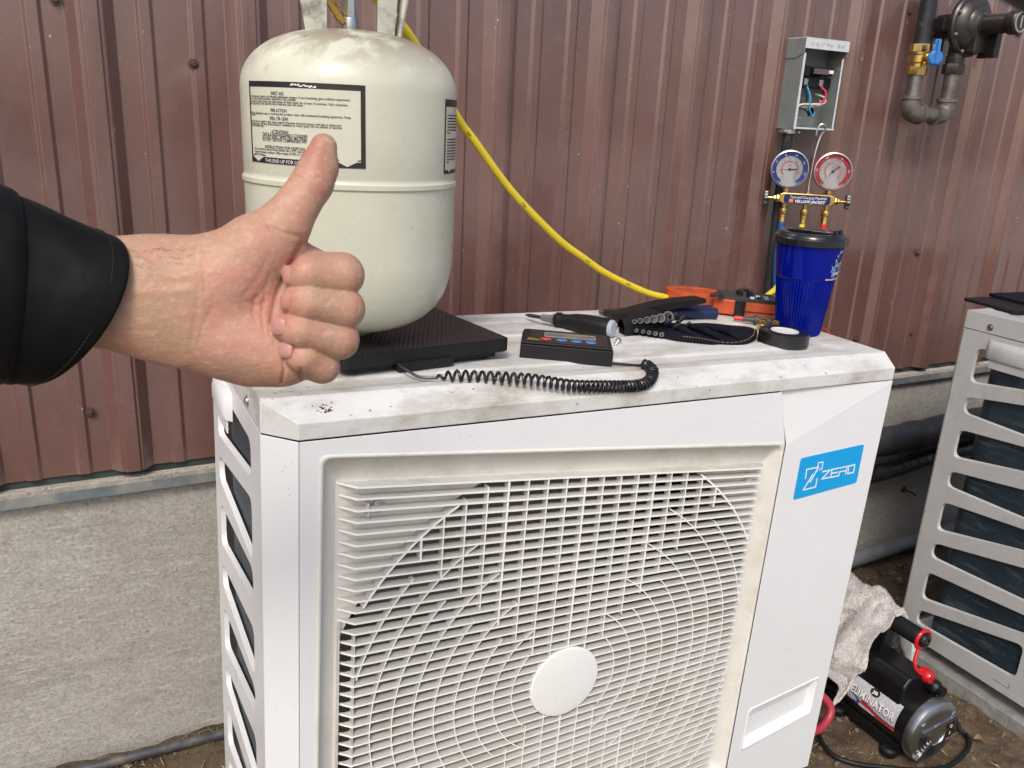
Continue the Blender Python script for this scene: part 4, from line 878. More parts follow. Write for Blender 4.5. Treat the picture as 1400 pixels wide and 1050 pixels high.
# base sheet: wavy outline, thickness
ou = [(.566, .226), (.585, .212), (.612, .181), (.660, .146), (.708, .119), (.745, .118), (.790, .150), (.818, .182), (.806, .212), (.760, .236), (.700, .262), (.640, .270), (.590, .262)]
ous = rpoly(ou, .02, 4); n = len(ous); cxy = Vector((.70, .19))
b = MB(); vs = []
def pz(x, y): return ZS+.0045+.006*math.exp(-((x-.80)/.03)**2-((y-.185)/.03)**2)+.002*math.sin(x*60)
rings = [(1.0, -.003), (1.0, 0), (.97, .001), (.7, .0008), (.4, .001), (.12, .001)]
for s_, dz in rings:
    for x, y in ous: q = cxy+(Vector((x, y))-cxy)*s_; vs.append((q.x, q.y, pz(q.x, q.y)+dz))
b.add(vs, [(j*n+i, j*n+(i+1) % n, (j+1)*n+(i+1) % n, (j+1)*n+i) for j in range(len(rings)-1) for i in range(n)]+[tuple((len(rings)-1)*n+i for i in range(n)), tuple(range(n))[::-1]])
b.build('base_sheet', LEA, po, angle=40)
b = MB()
for i in range(n):
    a_, c_ = Vector(ous[i]), Vector(ous[(i+1) % n]); L2 = (c_-a_).length; kk = max(1, int(L2/.0042))
    for q in range(kk):
        p = a_.lerp(c_, (q+.2)/kk); p2 = a_.lerp(c_, (q+.75)/kk)
        if (p.x > .735 and p.y > .23) or p.x < .64: continue
        p = cxy+(p-cxy)*.945; p2 = cxy+(p2-cxy)*.945; b.tube([(p.x, p.y, pz(p.x, p.y)+.0016), (p2.x, p2.y, pz(p2.x, p2.y)+.0016)], .00042, 5)
b.build('stitching', STI, po)
# raised roll of pockets at left
b = MB(); sec_pts = []
for t in np.linspace(0, 1, 13):
    x = .566+.115*t; y = .222+.045*t; sec_pts.append((x, y))
vs = []; M_ = 10
for t, (x, y) in zip(np.linspace(0, 1, 13), sec_pts):
    for j in range(M_+1):
        a_ = PI*j/M_; hh_ = (.014+.020*math.sin(PI*min(1, t*.75+.15))); wv_ = .026+.012*t
        vs.append((x+math.cos(a_)*wv_*-.35, y-math.cos(a_)*wv_*-.9*-1, ZS+.004+math.sin(a_)*hh_*.85))
b.add(vs, [(i*(M_+1)+j, i*(M_+1)+j+1, (i+1)*(M_+1)+j+1, (i+1)*(M_+1)+j) for i in range(12) for j in range(M_)]); b.build('pocket_roll', LEA2, po, angle=50)
# flap standing at the back
b = MB(); vs = []; fl = [(.590, .285, .000, .012), (.610, .270, .004, .016), (.640, .268, .013, .014), (.680, .270, .021, .012), (.715, .268, .027, .010), (.745, .262, .031, .007), (.765, .258, .033, .004)]
for x, y, dz, hh_ in fl:
    for q in (0, .5, 1): vs.append((x+.012*q, y+.045*q, ZS+.014+dz*.8+(.004-.004*q)*1)); 
    for q in (1, .5, 0): vs.append((x+.012*q, y+.043*q-.001, ZS+.014+dz*.8-hh_*.85*(1-.8*q)))
b.add(vs, [(i*6+j, i*6+(j+1) % 6, i*6+6+(j+1) % 6, i*6+6+j) for i in range(len(fl)-1) for j in range(6)]+[(0, 1, 2, 3, 4, 5), tuple((len(fl)-1)*6+j for j in range(6))[::-1]])
b.build('flap', LEA2, po, bevel=.0015, angle=25)
toc = Vector((-.68, -.70, .20)).normalized()
SOC = mat('socket_chrome', (.13, .13, .13), .35, .9, var=.3); HOLE = mat('dark_hole', (.01, .01, .01), .6)
def cylto(mb, c, r, L, rin=None):
    m4 = Matrix.Translation(c) @ toc.to_track_quat('Z', 'Y').to_matrix().to_4x4()
    if rin: mb.lathe([(r, -L), (r, 0), (rin, 0), (rin, -L*.5), (0, -L*.5)], 22, m4)
    else: mb.lathe([(r, -L), (r, -.0008), (r*.8, 0), (0, 0)], 12, m4)
for i, (x, y, r) in enumerate(((.5770, .2030, .0036), (.5905, .2060, .0046), (.6060, .2090, .0056), (.6225, .2130, .0066), (.6400, .2180, .0076), (.6600, .2250, .0090))):
    b = MB(); cylto(b, (x, y, ZS+.0245), r, .025, r*.68); b.build('socket', SOC, po, angle=30)
for i, (x, y) in enumerate(((.5800, .1990), (.5885, .1930), (.5960, .1870), (.6040, .1810), (.6125, .1760))):
    b = MB(); cylto(b, (x, y, ZS+.0110-.0006*i), .0030+.0002*i, .022, .0016); b.build('driver_bit', SOC, po, angle=30)
for i, (x, y, z, dx) in enumerate(((.640, .205, .018, .022), (.655, .200, .012, .024), (.672, .215, .016, .020), (.680, .205, .012, .022), (.668, .230, .022, .024), (.684, .226, .018, .022))):
    b = MB(); b.tube([(x, y, ZS+z), (x+dx*.75, y+dx*.35, ZS+z+.003)], .0030, 8); b.build('driver_bit', mat('gunmetal', (.10, .10, .11), .3, .9) if i == 0 else bpy.data.materials['gunmetal'], po, angle=30)
for i in range(3):
    b = MB(); x = .665+i*.034; b.tube(spline([(x, .250-i*.013, ZS+.006), (x+.004, .205-i*.02, ZS+.0105), (x+.002, .155-i*.013, ZS+.0065)], 6), [.002+.004*math.sin(PI*t) for t in np.linspace(0, 1, 13)], 8); b.build('pocket_fold', LEA, po)
# ================================================================ THINGS ON THE WALL
GREYP = mat('grey_enamel_box', (.17, .185, .185), .45, var=.12, vscale=30, grime=((.30, .30, .28), 25, .6, .8), spots=((.4, .4, .38), 120, .12))
HOOD = mat('pale_hood', (.55, .58, .60), .4, var=.08, vscale=50)
bx = thing('disconnect_box', 'open grey electrical box with breaker and loose coloured wires on the brown wall', 'electrical box', (1.229, .640, .349))
BW, BD, BH = .126, .053, .187; t_ = .0016
b = MB(); b.box((0, -t_, 0), (BW, 0, BH)); b.build('back_plate', GREYP, bx, smooth=False)
for nm, a_, c_ in (('side_wall', (0, -BD, 0), (t_, -t_, BH-.018)), ('side_wall', (BW-t_, -BD+.004, 0), (BW, -t_, BH-.030)), ('bottom_wall', (t_, -BD+.002, 0), (BW-t_, -t_, t_))):
    b = MB(); b.box(a_, c_); b.build(nm, GREYP, bx, bevel=.0006)
b = MB(); b.box((t_, -BD, 0), (t_+.006, -BD+t_, BH-.03)); b.box((t_+.006, -BD+.0002, t_), (BW-t_, -BD+.0016, .005)); b.box((BW-t_-.004, -BD+.003, .005), (BW-t_, -BD+.0044, BH-.035)); b.build('front_flange', HOOD, bx, smooth=False)
CK = Matrix(((0, 0, 1, 0), (-1, 0, 0, 0), (0, 1, 0, 0), (0, 0, 0, 1)))
for x0_ in (-.0016, BW):
    b = MB(); b.prism([(.001, BH-.040), (BD*.6, BH-.040), (BD+.003, BH-.030), (BD+.003, BH-.0005), (.001, BH-.0005)], x0_, x0_+.0016, CK); b.build('hood_cheek', GREYP, bx, smooth=False)
b = MB(); b.box((-.0016, -BD-.0046, BH-.0005), (BW+.0016, -.0, BH+.0011)); b.box((-.0016, -BD-.0046, BH-.021), (BW+.0016, -BD-.0031, BH-.0005)); hd = b.build('hood', HOOD, bx, bevel=.0006)
b = MB(); rr = random.Random(11)
for i, x in enumerate((.014, .028, .046, .060, .070, .092, .104)):
    for k in range(2): stroke(b, [(x, BH-.016+.004*k), (x+rr.uniform(.004, .009), BH-.012+rr.uniform(-.003, .004)), (x+rr.uniform(-.002, .006), BH-.006-.003*k)], .0007, at(FRONTM, 0, -BD-.0046, 0), .0002, .0003+k*1e-5)
b.build('pencil_marks', mat('pencil', (.25, .27, .29), .6, var=0), hd, smooth=False)
b = MB(); b.box((.010, -.030, .090), (BW-.010, -t_, .112)); b.box((.012, -.036, .112), (.045, -t_, .134)); b.box((.048, -.040, .116), (.108, -t_, .132)); b.build('breaker_body', BLACKP, bx, bevel=.0015)
b = MB(); b.box((.050, -.043, .118), (.092, -.040, .129)); b.build('breaker_face', mat('breaker_brown', (.10, .085, .08), .4), bx, smooth=False)
b = MB(); b.box((.094, -.0435, .1205), (.106, -.040, .1275)); b.build('rating_label', WINK, bx, smooth=False)
for x in (.030, .076): b = MB(); b.box((x, -.037, .094), (x+.011, -.030, .107)); b.build('terminal', ZINC, bx, bevel=.001)
b = MB(); b.box((.004, -.030, .040), (.022, -t_, .075)); b.build('ground_bar', ZINC, bx, bevel=.002)
b = MB(); b.lathe([(.0108, 0), (.0104, .0009), (.0088, .0009), (.0084, 0)], 24, frame((1, 0, 0), (0, 0, 1), o=(.098, -t_, .040))); b.build('knockout', GREYP, bx)
def wire(pts, r, m, parent, n=8, name='wire'):
    b = MB(); b.tube(spline(pts, 8), r, n); return b.build(name, m, parent)
WW = mat('white_wire', (.62, .60, .50), .4); WR = mat('red_wire', (.50, .015, .07), .35); WBl = mat('light_blue_wire', (.05, .28, .55), .35); WG = mat('green_wire', (.12, .22, .12), .5)
wire([(.006, -.040, .040), (.022, -.044, .052), (.050, -.046, .054), (.080, -.046, .056), (.098, -.040, .062), (.102, -.028, .072), (.092, -.012, .078)], .0021, WW, bx)
wire([(.008, -.034, .034), (.03, -.040, .046), (.06, -.040, .050), (.09, -.036, .054), (.099, -.024, .064)], .0019, WW, bx)
wire([(.080, -.034, .095), (.090, -.044, .082), (.088, -.047, .068), (.076, -.046, .058), (.060, -.040, .055)], .0024, WR, bx)
wire([(.042, -.034, .092), (.044, -.046, .070), (.046, -.046, .048), (.058, -.044, .032), (.066, -.042, .030), (.066, -.044, .038)], .0020, WBl, bx)
wire([(.032, -.034, .093), (.034, -.044, .075), (.038, -.044, .058)], .0018, BLACKP, bx)
wire([(.008, -.036, .030), (.020, -.044, .044), (.038, -.046, .040), (.052, -.042, .030)], .0017, BLACKP, bx)
wire([(.010, -.02, .06), (.045, -.022, .066), (.085, -.015, .062)], .0014, WG, bx); wire([(.006, -.036, .026), (.028, -.042, .024), (.052, -.040, .028)], .0013, ZINC, bx)
b = MB(); b.lathe([(.016, -.010), (.016, 0)], 20, Matrix.Translation((.016, -.024, 0))); b.box((-.006, -.034, -.009), (.040, -.014, -.003)); b.lathe([(.0045, 0), (.004, .004), (0, .0045)], 10, frame((1, 0, 0), (0, 0, 1), o=(-.001, -.034, -.006))); b.lathe([(.0045, 0), (.004, .004), (0, .0045)], 10, frame((1, 0, 0), (0, 0, 1), o=(.035, -.034, -.006))); b.build('cable_clamp', ZINC, bx, bevel=.0008)
hose('black_cable', [(1.2445, .616, .342), (1.2450, .616, .30), (1.247, .618, .22), (1.250, .618, .12), (1.256, .62, .02), (1.262, .62, -.10), (1.29, .60, -.30), (1.40, .58, -.46)], .0118, mat('grey_black_conduit', (.022, .024, .027), .5, var=.2), 'thick black cable dropping from the grey electrical box down the wall', 'cable')
tag(MB().tube([(1.238, .600, .325), (1.232, .598, .310), (1.226, .596, .300)], [.004, .006, .006], 8).build('cut_wire_end', BLACKP), 'short black stub of cut wire beside the cable clamp of the grey box', 'wire end')
# gauge manifold -----------------------------------------------------------
mm = frame((.80, -.60, 0), (.0, .0, 1), o=(1.272, .560, .2005))
mf = thing('gauge_manifold', 'brass gauge manifold with blue and red dials hanging from the grey box', 'gauge manifold', matrix=mm)
b = MB(); b.prism([(-.052, -.0115), (.052, -.0115), (.060, -.006), (.060, .009), (.052, .0125), (-.052, .0125), (-.060, .009), (-.060, -.006)], -.012, .012); b.build('manifold_bar', BRASS, mf, bevel=.002)
NB = mat('navy_label', (.006, .010, .09), .3, var=0)
b = MB(); b.prism(rrect(-.050, -.0095, .050, .0100, .006, 5), .0120, .0126); nl = b.build('name_label', NB, mf, smooth=False)
TT = lambda s, x, y, wd, h, m, o_=.0002, nm='lettering', par=None, z=.0128, sh=0: text(s, nm, m, par or nl, Matrix.Translation((x, y, z)), width=wd, height=h, extrude=.00005, offset=o_, shear=sh)
TT('Test and Charging Manifold', -.037, .0015, .078, .0056, WINK, .0); TT('YELLOW JACKET', -.026, -.0072, .066, .0058, WINK, .0003, sh=.2)
b = MB(); b.prism(rrect(-.0385, -.0075, -.0295, .0000, .001, 2), .0127, .0129); b.build('orange_emblem', mat('orange_print', (.65, .25, .04), .4), nl, smooth=False)
REDG = mat('red_gauge_paint', (.45, .02, .03), .3); BLUG = mat('blue_gauge_paint', (.015, .03, .20), .3); DIALW = mat('dial_white', (.72, .72, .72), .4, var=0); PINK = mat('pink_scale', (.60, .22, .27), .5, var=0)
BRD = mat('red_dial', (.40, .015, .03), .35, var=0); BBL = mat('blue_dial', (.012, .03, .26), .35, var=0)
GLASS = bpy.data.materials.new('gauge_glass'); GLASS.use_nodes = True; g_ = GLASS.node_tree.nodes['Principled BSDF']; g_.inputs['Transmission Weight'].default_value = 1; g_.inputs['Roughness'].default_value = .02; g_.inputs['IOR'].default_value = 1.08
def gauge(x, col, dcol, ang, nums, bez):
    e = bpy.data.objects.new('gauge', None); link(e, mf); e.location = (x, .0625, .004); e.rotation_euler = (-.10, .0, .0)
    R_ = .0405
    b = MB(); b.lathe([(.0, -.016), (R_-.006, -.016), (R_-.0015, -.012), (R_, -.004), (R_, .006), (R_-.0005, .0085)], 56, cap=False); b.build('case', col, e, angle=30)
    b = MB(); b.lathe([(R_-.0005, .0060), (R_+.0008, .0085), (R_+.0004, .0120), (R_-.0022, .0130), (R_-.0032, .0112), (R_-.0032, .0080)], 56, cap=False); b.build('bezel', bez, e, angle=40)
    Rf = R_-.0032
    b = MB(); b.lathe([(0, .0070), (Rf, .0070)], 48); b.build('dial_face', DIALW, e, smooth=False)
    gap = math.radians(40)
    def ring(r0, r1, z, m, nm, a0=-PI/2+gap, a1=3*PI/2-gap):
        b = MB(); N = 40; vs = []
        for i in range(N+1): a = a0+(a1-a0)*i/N; vs += [(r0*math.cos(a), r0*math.sin(a), z), (r1*math.cos(a), r1*math.sin(a), z)]
        b.add(vs, [(i*2, i*2+1, i*2+3, i*2+2) for i in range(N)]); b.build(nm, m, e, smooth=False)
    ring(Rf*.76, Rf*.985, .0072, dcol, 'scale_ring', -PI/2+gap*.8, 3*PI/2-gap*.8); ring(Rf*.40, Rf*.49, .0072, PINK, 'inner_scale', -PI/2+gap*1.1, 3*PI/2-gap*1.1)
    b = MB()
    for i in range(45):
        a = -PI/2+gap+(2*PI-2*gap)*i/44; c, s = math.cos(a), math.sin(a); w_ = .00022; r0, r1 = Rf*.66, Rf*(.75 if i % 4 == 0 else .72)
        b.add([(c*r0-s*w_, s*r0+c*w_, .0074), (c*r0+s*w_, s*r0-c*w_, .0074), (c*r1+s*w_, s*r1-c*w_, .0074), (c*r1-s*w_, s*r1+c*w_, .0074)], [(0, 1, 2, 3)])
        r0, r1 = Rf*.50, Rf*.55
        b.add([(c*r0-s*w_, s*r0+c*w_, .0074), (c*r0+s*w_, s*r0-c*w_, .0074), (c*r1+s*w_, s*r1-c*w_, .0074), (c*r1-s*w_, s*r1+c*w_, .0074)], [(0, 1, 2, 3)])
    b.build('tick_marks', BLK, e, smooth=False)
    for i, nn in enumerate(nums):
        a = 3*PI/2-gap-(2*PI-2*gap)*i/(len(nums)-1); r = Rf*.87
        text(nn, 'number', WINK, e, Matrix.Translation((r*math.cos(a), r*math.sin(a)-.0016, .0074)) @ Matrix.Rotation(a-PI/2 if math.sin(a) > -.2 else a-PI/2, 4, 'Z'), width=.0022*len(nn), height=.0034, extrude=0, align='CENTER', offset=.0003)
    text('psi', 'number', BLK, e, Matrix.Translation((0, .0075, .0074)), width=.007, height=.003, extrude=0, align='CENTER')
    for i, a in enumerate(np.linspace(3*PI/2-gap, -PI/2+gap, 9)): text(str(i*10), 'number', BLK, e, Matrix.Translation((Rf*.60*math.cos(a), Rf*.60*math.sin(a)-.001, .0074)), width=.0028, height=.0021, extrude=0, align='CENTER')
    c, s = math.cos(ang), math.sin(ang); b = MB(); w_ = .0004
    pl_ = [(-c*.016-s*.0009, -s*.016+c*.0009), (-c*.016+s*.0009, -s*.016-c*.0009), (-c*.006+s*.0009, -s*.006-c*.0009), (0, 0)]
    b.prism([(-c*.018-s*.0010, -s*.018+c*.0010), (-c*.018+s*.0010, -s*.018-c*.0010), (s*.0007, -c*.0007), (c*Rf*.80, s*Rf*.80), (-s*.0007, c*.0007)], .0088, .0092); b.lathe([(.0026, .0078), (.0026, .0095), (.002, .0100), (0, .0100)], 14); b.build('needle', BLK, e, smooth=False)
    b = MB(); b.lathe([(Rf+.0004, .0108), (Rf*.7, .0118), (0, .0122)], 40); b.build('glass', GLASS, e)
    return e
gauge(-.0465, BLUG, BBL, math.radians(184), ['0', '20', '40', '60', '80', '100', '120', '250'], mat('steel_blue_bezel', (.30, .33, .40), .25, .8))
gauge(.0455, REDG, BRD, math.radians(222), ['0', '100', '200', '300', '400', '500'], mat('rosy_bezel', (.50, .33, .34), .25, .8))
for x in (-.046, .046):
    b = MB(); mY = Matrix.Translation((x, .010, 0)) @ Euler((-PI/2, 0, 0)).to_matrix().to_4x4(); b.lathe([(.0065, .0), (.0065, .006)], 12, mY); b.lathe([(.0078, .005), (.0078, .013)], 6, mY); b.build('gauge_stem', BRASS, mf, angle=30)
for x in (-.046, 0, .046):
    b = MB(); mY = Matrix.Translation((x, -.010, 0)) @ Euler((PI/2, 0, 0)).to_matrix().to_4x4()
    b.lathe([(.0062, .0), (.0062, .005), (.0050, .006), (.0050, .011), (.0064, .012), (.0064, .014)], 16, mY); b.build('port', BRASS, mf, angle=30)
    b = MB(); b.lathe([(.0082, .013), (.0088, .015), (.0088, .024), (.0080, .026)], 22, mY); b.lathe([(.0064, .026), (.0068, .030), (.0062, .040), (.0070, .043), (.0066, .045)], 6 if x else 18, mY); b.build('hose_coupling', BRASS, mf, angle=30)
for s in (-1, 1):
    mX = Matrix.Translation((s*.058, -.001, 0)) @ Euler((0, s*PI/2, 0)).to_matrix().to_4x4()
    b = MB(); b.lathe([(.0085, 0), (.0085, .006), (.0062, .009), (.0060, .012)], 6, mX); b.lathe([(.0042, .009), (.0036, .012), (.0034, .026)], 14, mX); b.build('valve_stem', BRASS, mf, angle=30)
    b = MB(); vs = []; N = 60
    for z, k in ((.026, .86), (.0275, 1), (.0335, 1), (.035, .86)):
        for i in range(N): a = 2*PI*i/N; r = (.0155+.0022*math.cos(6*a))*k; vs.append((r*math.cos(a), r*math.sin(a), z))
    b.add(vs, [(j*N+i, j*N+(i+1) % N, (j+1)*N+(i+1) % N, (j+1)*N+i) for j in range(3) for i in range(N)]+[tuple(range(N))[::-1], tuple(3*N+i for i in range(N))], mX); b.build('hand_wheel', mat('cast_wheel', (.16, .18, .19), .35, .7, var=.3, vscale=90), mf, angle=35)
wire([(.002, .012, 0), (.002, .040, -.002), (.005, .10, -.004), (.011, .135, -.006), (.018, .150, -.004), (.015, .160, .0), (.006, .160, .001), (.001, .150, .001), (.0005, .138, .001)], .0021, mat('hook_steel', (.6, .6, .6), .25, 1), mf, 10, 'hook')
b = MB(); b.lathe([(.005, 0), (.005, .005), (.0035, .006)], 6, Matrix.Translation((.001, .0115, 0)) @ Euler((-PI/2, 0, 0)).to_matrix().to_4x4()); b.build('hook_nut', BRASS, mf)
pL = mm @ Vector((-.046, -.055, 0)); pR = mm @ Vector((.046, -.055, 0)); pC = mm @ Vector((0, -.055, 0))
hose('blue_hose', [pL+Vector((0, 0, .003)), pL+Vector((.000, 0, -.03)), pL+Vector((.004, .004, -.08)), pL+Vector((.014, .008, -.13)), pL+Vector((.03, .01, -.20)), pL+Vector((.05, .0, -.34))], .0066, BLUEH, 'blue charging hose hanging from the left port below the blue gauge', 'hose')
hose('red_hose', [pR+Vector((0, 0, .003)), pR+Vector((0, 0, -.03)), pR+Vector((.006, .004, -.09)), pR+Vector((.02, .008, -.18)), pR+Vector((.04, .0, -.34))], .0066, REDH, 'red charging hose from the right port, mostly hidden behind the blue tumbler', 'hose')
# gas pipe ------------------------------------------------------------------
IRON = mat('black_iron_pipe', (.20, .175, .155), .38, .75, var=.35, vscale=40, grime=((.28, .26, .23), 30, .52, .8), bump=(90, .3))
IRONW = mat('cast_iron_fitting', (.16, .14, .12), .55, .5, var=.3, vscale=60, grime=((.26, .20, .13), 30, .55, .8), bump=(180, .5))
REGM = mat('regulator_paint', (.048, .042, .038), .32, .5, var=.3, vscale=40, bump=(120, .4))
gp = thing('gas_pipe', 'iron gas pipe loop with brass ball valve and blue handle, on the brown wall', 'gas pipe', (0, .58, 0))
XL, XR, ZBt = 1.580, 1.706, .398; r_ = .0168
b = MB(); b.tube([(XL, 0, .545), (XL-.002, 0, 1.2)], .0185, 24); b.build('upper_pipe', mat('dark_painted_pipe', (.030, .032, .034), .25, .3, var=.4, vscale=25, grime=((.2, .2, .2), 35, .62, .8)), gp)
b = MB(); b.tube([(XL, 0, .485), (XL, 0, ZBt+.02)], r_, 24); b.tube([(XR, 0, ZBt+.02), (XR, 0, .492)], r_, 24); b.tube([(XL+.02, 0, ZBt), (XR-.02, 0, ZBt)], r_, 24); b.build('pipe_run', IRON, gp)
for s, x in ((1, XL), (-1, XR)):
    b = MB(); pts = [(x, 0, ZBt+.038), (x, 0, ZBt+.022)]+[(x+s*.022*(1-math.cos(a)), 0, ZBt+.022-.022*math.sin(a)) for a in np.linspace(.15, PI/2, 8)]+[(x+s*.038, 0, ZBt)]
    b.tube(pts, [.0215]*len(pts), 24); b.tube([(x, 0, ZBt+.031), (x, 0, ZBt+.0385)], [.0245, .0245], 24); b.tube([(x+s*.031, 0, ZBt), (x+s*.0385, 0, ZBt)], [.0245, .0245], 24); b.build('elbow', IRONW, gp, angle=40)
b = MB(); b.lathe([(.0225, .482), (.0235, .485), (.0235, .500)], 8, Matrix.Translation((XL, 0, 0))); b.lathe([(.0185, .500), (.0185, .506), (.0225, .510), (.0225, .524), (.0185, .528), (.0185, .532)], 24, Matrix.Translation((XL, 0, 0))); b.lathe([(.0235, .532), (.0235, .546), (.0225, .549)], 8, Matrix.Translation((XL, 0, 0))); b.lathe([(.012, 0), (.012, .030)], 18, frame((1, 0, 0), (0, 0, 1), o=(XL, -.012, .517))); bv = b.build('ball_valve', BRASS, gp, angle=30)
VH = mat('blue_valve_handle', (.02, .16, .50), .28, coat=.4)
mV = frame((.86, -.5, 0), (0, 0, 1), o=(XL-.006, -.044, .517)); b = MB(); b.lathe([(.0150, 0), (.0165, .003), (.0165, .012), (.013, .0150), (0, .0150)], 30, mV); b.prism(rrect(-.0070, .004, .0070, .040, .003, 3), .002, .011, mV); b.prism([(-.0022, -.012), (.0022, -.012), (.0022, .038), (-.0022, .038)], .010, .0175, mV); b.build('handle', VH, bv, bevel=.0012)
b = MB(); b.lathe([(.0230, .492), (.0245, .495), (.0245, .512), (.0230, .515)], 6, Matrix.Translation((XR, 0, 0))); b.lathe([(.0205, .515), (.0215, .518), (.0215, .530), (.0195, .533)], 10, Matrix.Translation((XR, 0, 0))); b.lathe([(.0185, .533), (.0185, .556)], 20, Matrix.Translation((XR, 0, 0))); b.build('union', REGM, gp, angle=30)
rg = thing('gas_regulator', 'round black gas regulator with short barrel, mounted above the pipe loop', 'gas regulator', (1.722, .572, .600))
fm = frame((1, 0, 0), (0, 0, 1))
b = MB(); b.lathe([(0, -.034), (.030, -.034), (.050, -.018), (.056, -.006), (.0685, -.004), (.0695, 0), (.0695, .006), (.066, .010), (.060, .011), (.056, .018), (.048, .024), (.046, .0255), (.040, .028), (.036, .033), (.033, .0345), (.026, .040), (.024, .046)], 64, fm); b.build('diaphragm_case', REGM, rg, angle=28)
for i in range(8):
    a = 2*PI*(i+.5)/8; m4 = frame((1, 0, 0), (0, 0, 1), o=(.0625*math.cos(a), -.0100, .0625*math.sin(a))); b = MB(); b.lathe([(.0048, 0), (.0048, .0045), (.003, .006), (0, .006)], 6, m4); b.build('bolt', IRONW, rg)
b = MB(); b.lathe([(.0235, .040), (.0225, .05), (.0215, .098), (.0255, .104), (.0265, .108), (.0265, .124), (.0245, .127)], 40, fm); b.build('barrel', REGM, rg, angle=30)
b = MB(); b.lathe([(.0230, .124), (.0225, .1285), (.0190, .1290), (.0180, .1265), (0, .1265)], 36, fm); b.prism(rrect(-.0022, -.013, .0022, .013, .001, 2), .1265, .1285, fm); b.build('barrel_cap', mat('grey_cap_plastic', (.26, .27, .27), .4, var=.15), rg, angle=30)
b = MB(); b.prism([(-.018, -.060), (.042, -.060), (.046, -.030), (.046, .012), (.020, .020), (-.018, .010)], -.012, .034, frame((0, -1, 0), (0, 0, 1), o=(.016, -.010, 0)) if False else frame((1, 0, 0), (0, 0, 1), o=(0, -.004, 0))); b.build('vent_body', REGM, rg, bevel=.003)
b = MB(); b.prism([(.010, -.070), (.055, -.070), (.055, -.012), (.035, -.004)], -.0, .018, frame((0, -1, 0), (0, 0, 1), o=(.044, -.004, 0))); b.build('vent_hood', REGM, rg, bevel=.002)
b = MB(); b.box((-.085, .004, -.015), (-.03, .050, .012)); b.build('wall_bracket', BLACKP, rg, bevel=.002)
b = MB(); b.box((-.030, .030, -.026), (.03, .08, .026)); b.build('rear_inlet', REGM, rg, bevel=.002)
# ================================================================ VACUUM PUMP
pp = thing('vacuum_pump', 'black vacuum pump with silver motor cover and red cap, half under a towel', 'vacuum pump', (1.235, 0, -.857))
AX = .072
fY = frame((1, 0, 0), (0, 0, 1), o=(0, 0, AX))
GB = mat('gloss_black_cast', (.006, .006, .007), .30, var=.2, bump=(200, .25), spec=.4)
b = MB(); b.lathe([(.050, -.215), (.062, -.210), (.063, -.02), (.0655, -.012), (.0655, .0)], 56, fY); b.build('motor_body', GB, pp, angle=30)
b = MB(); b.prism(rrect(-.052, -.068, .052, -.040, .006, 3), -.20, -.012, fY); b.build('base', GB, pp, bevel=.002)
for y in (.030, .165):
    for s in (-1, 1): b = MB(); b.lathe([(.016, -.004), (.018, 0), (.018, .010), (.013, .014)], 22, Matrix.Translation((s*.052, y, .002))); b.build('foot', RUBBER, pp)
ALU = mat('cast_aluminium', (.42, .43, .45), .30, 1, var=.08, vscale=40, bump=(60, .12))
b = MB(); b.lathe([(.0660, .0), (.0690, .003), (.0690, .013), (.0668, .0195), (.060, .0240), (.052, .0255), (.050, .0258), (.026, .0270), (.0255, .0295), (.0235, .030), (.0225, .0280), (.020, .0278), (.0, .0278)], 72, fY)
for a in (35, 145, 215, 325):
    c, s = math.cos(math.radians(a)), math.sin(math.radians(a)); b.lathe([(.0085, .006), (.0085, .0245), (.006, .0265), (0, .0265)], 14, fY @ Matrix.Translation((.053*c, .053*s, 0)))
b.prism([(-.048, .010), (.050, .022), (.050, .030), (-.048, .018)], .020, .0300, fY); b.prism([(-.050, -.046), (-.044, -.052), (-.012, -.016), (-.018, -.010)], .020, .0300, fY)
cp_ = b.build('motor_cover', ALU, pp, angle=28)
SLT = mat('slot_black', (.006, .006, .006), .7)
def slot(r0, r1, a0, a1, z=.0337):
    b = MB(); N = 14; vs = []
    for i in range(N+1):
        a = math.radians(a0+(a1-a0)*i/N); zz = lambda r: .0262+(.050-r)*.0625
        vs += [(r0*math.cos(a), r0*math.sin(a), zz(r0)+.0003), (r1*math.cos(a), r1*math.sin(a), zz(r1)+.0003)]
    b.add(vs, [(i*2, i*2+1, i*2+3, i*2+2) for i in range(N)], fY); b.build('vent_slot', SLT, cp_, smooth=False)
for r0 in (.0300, .0375, .0450): slot(r0, r0+.0050, 172, 220); slot(r0, r0+.0050, 232, 278)
b = MB(); b.prism(rrect(.026, -.016, .047, .020, .002, 2), .0235, .0300, fY); sw = b.build('rocker_switch', BLACKG, cp_, bevel=.0008)
b = MB(); b.lathe([(.0036, .0302), (.0036, .0306), (.0026, .0306), (.0026, .0302)], 16, fY @ Matrix.Translation((.0365, .010, 0)), cap=False); b.prism([(.0358, -.010), (.0372, -.010), (.0372, -.003), (.0358, -.003)], .0301, .0305, fY); b.build('switch_mark', WINK, sw, smooth=False)
b = MB(); b.lathe([(.007, -.006), (.008, -.003), (.008, .006), (.005, .008)], 14, fY @ Matrix.Translation((.054, -.010, .02))); b.build('cord_gland', BLACKG, cp_)
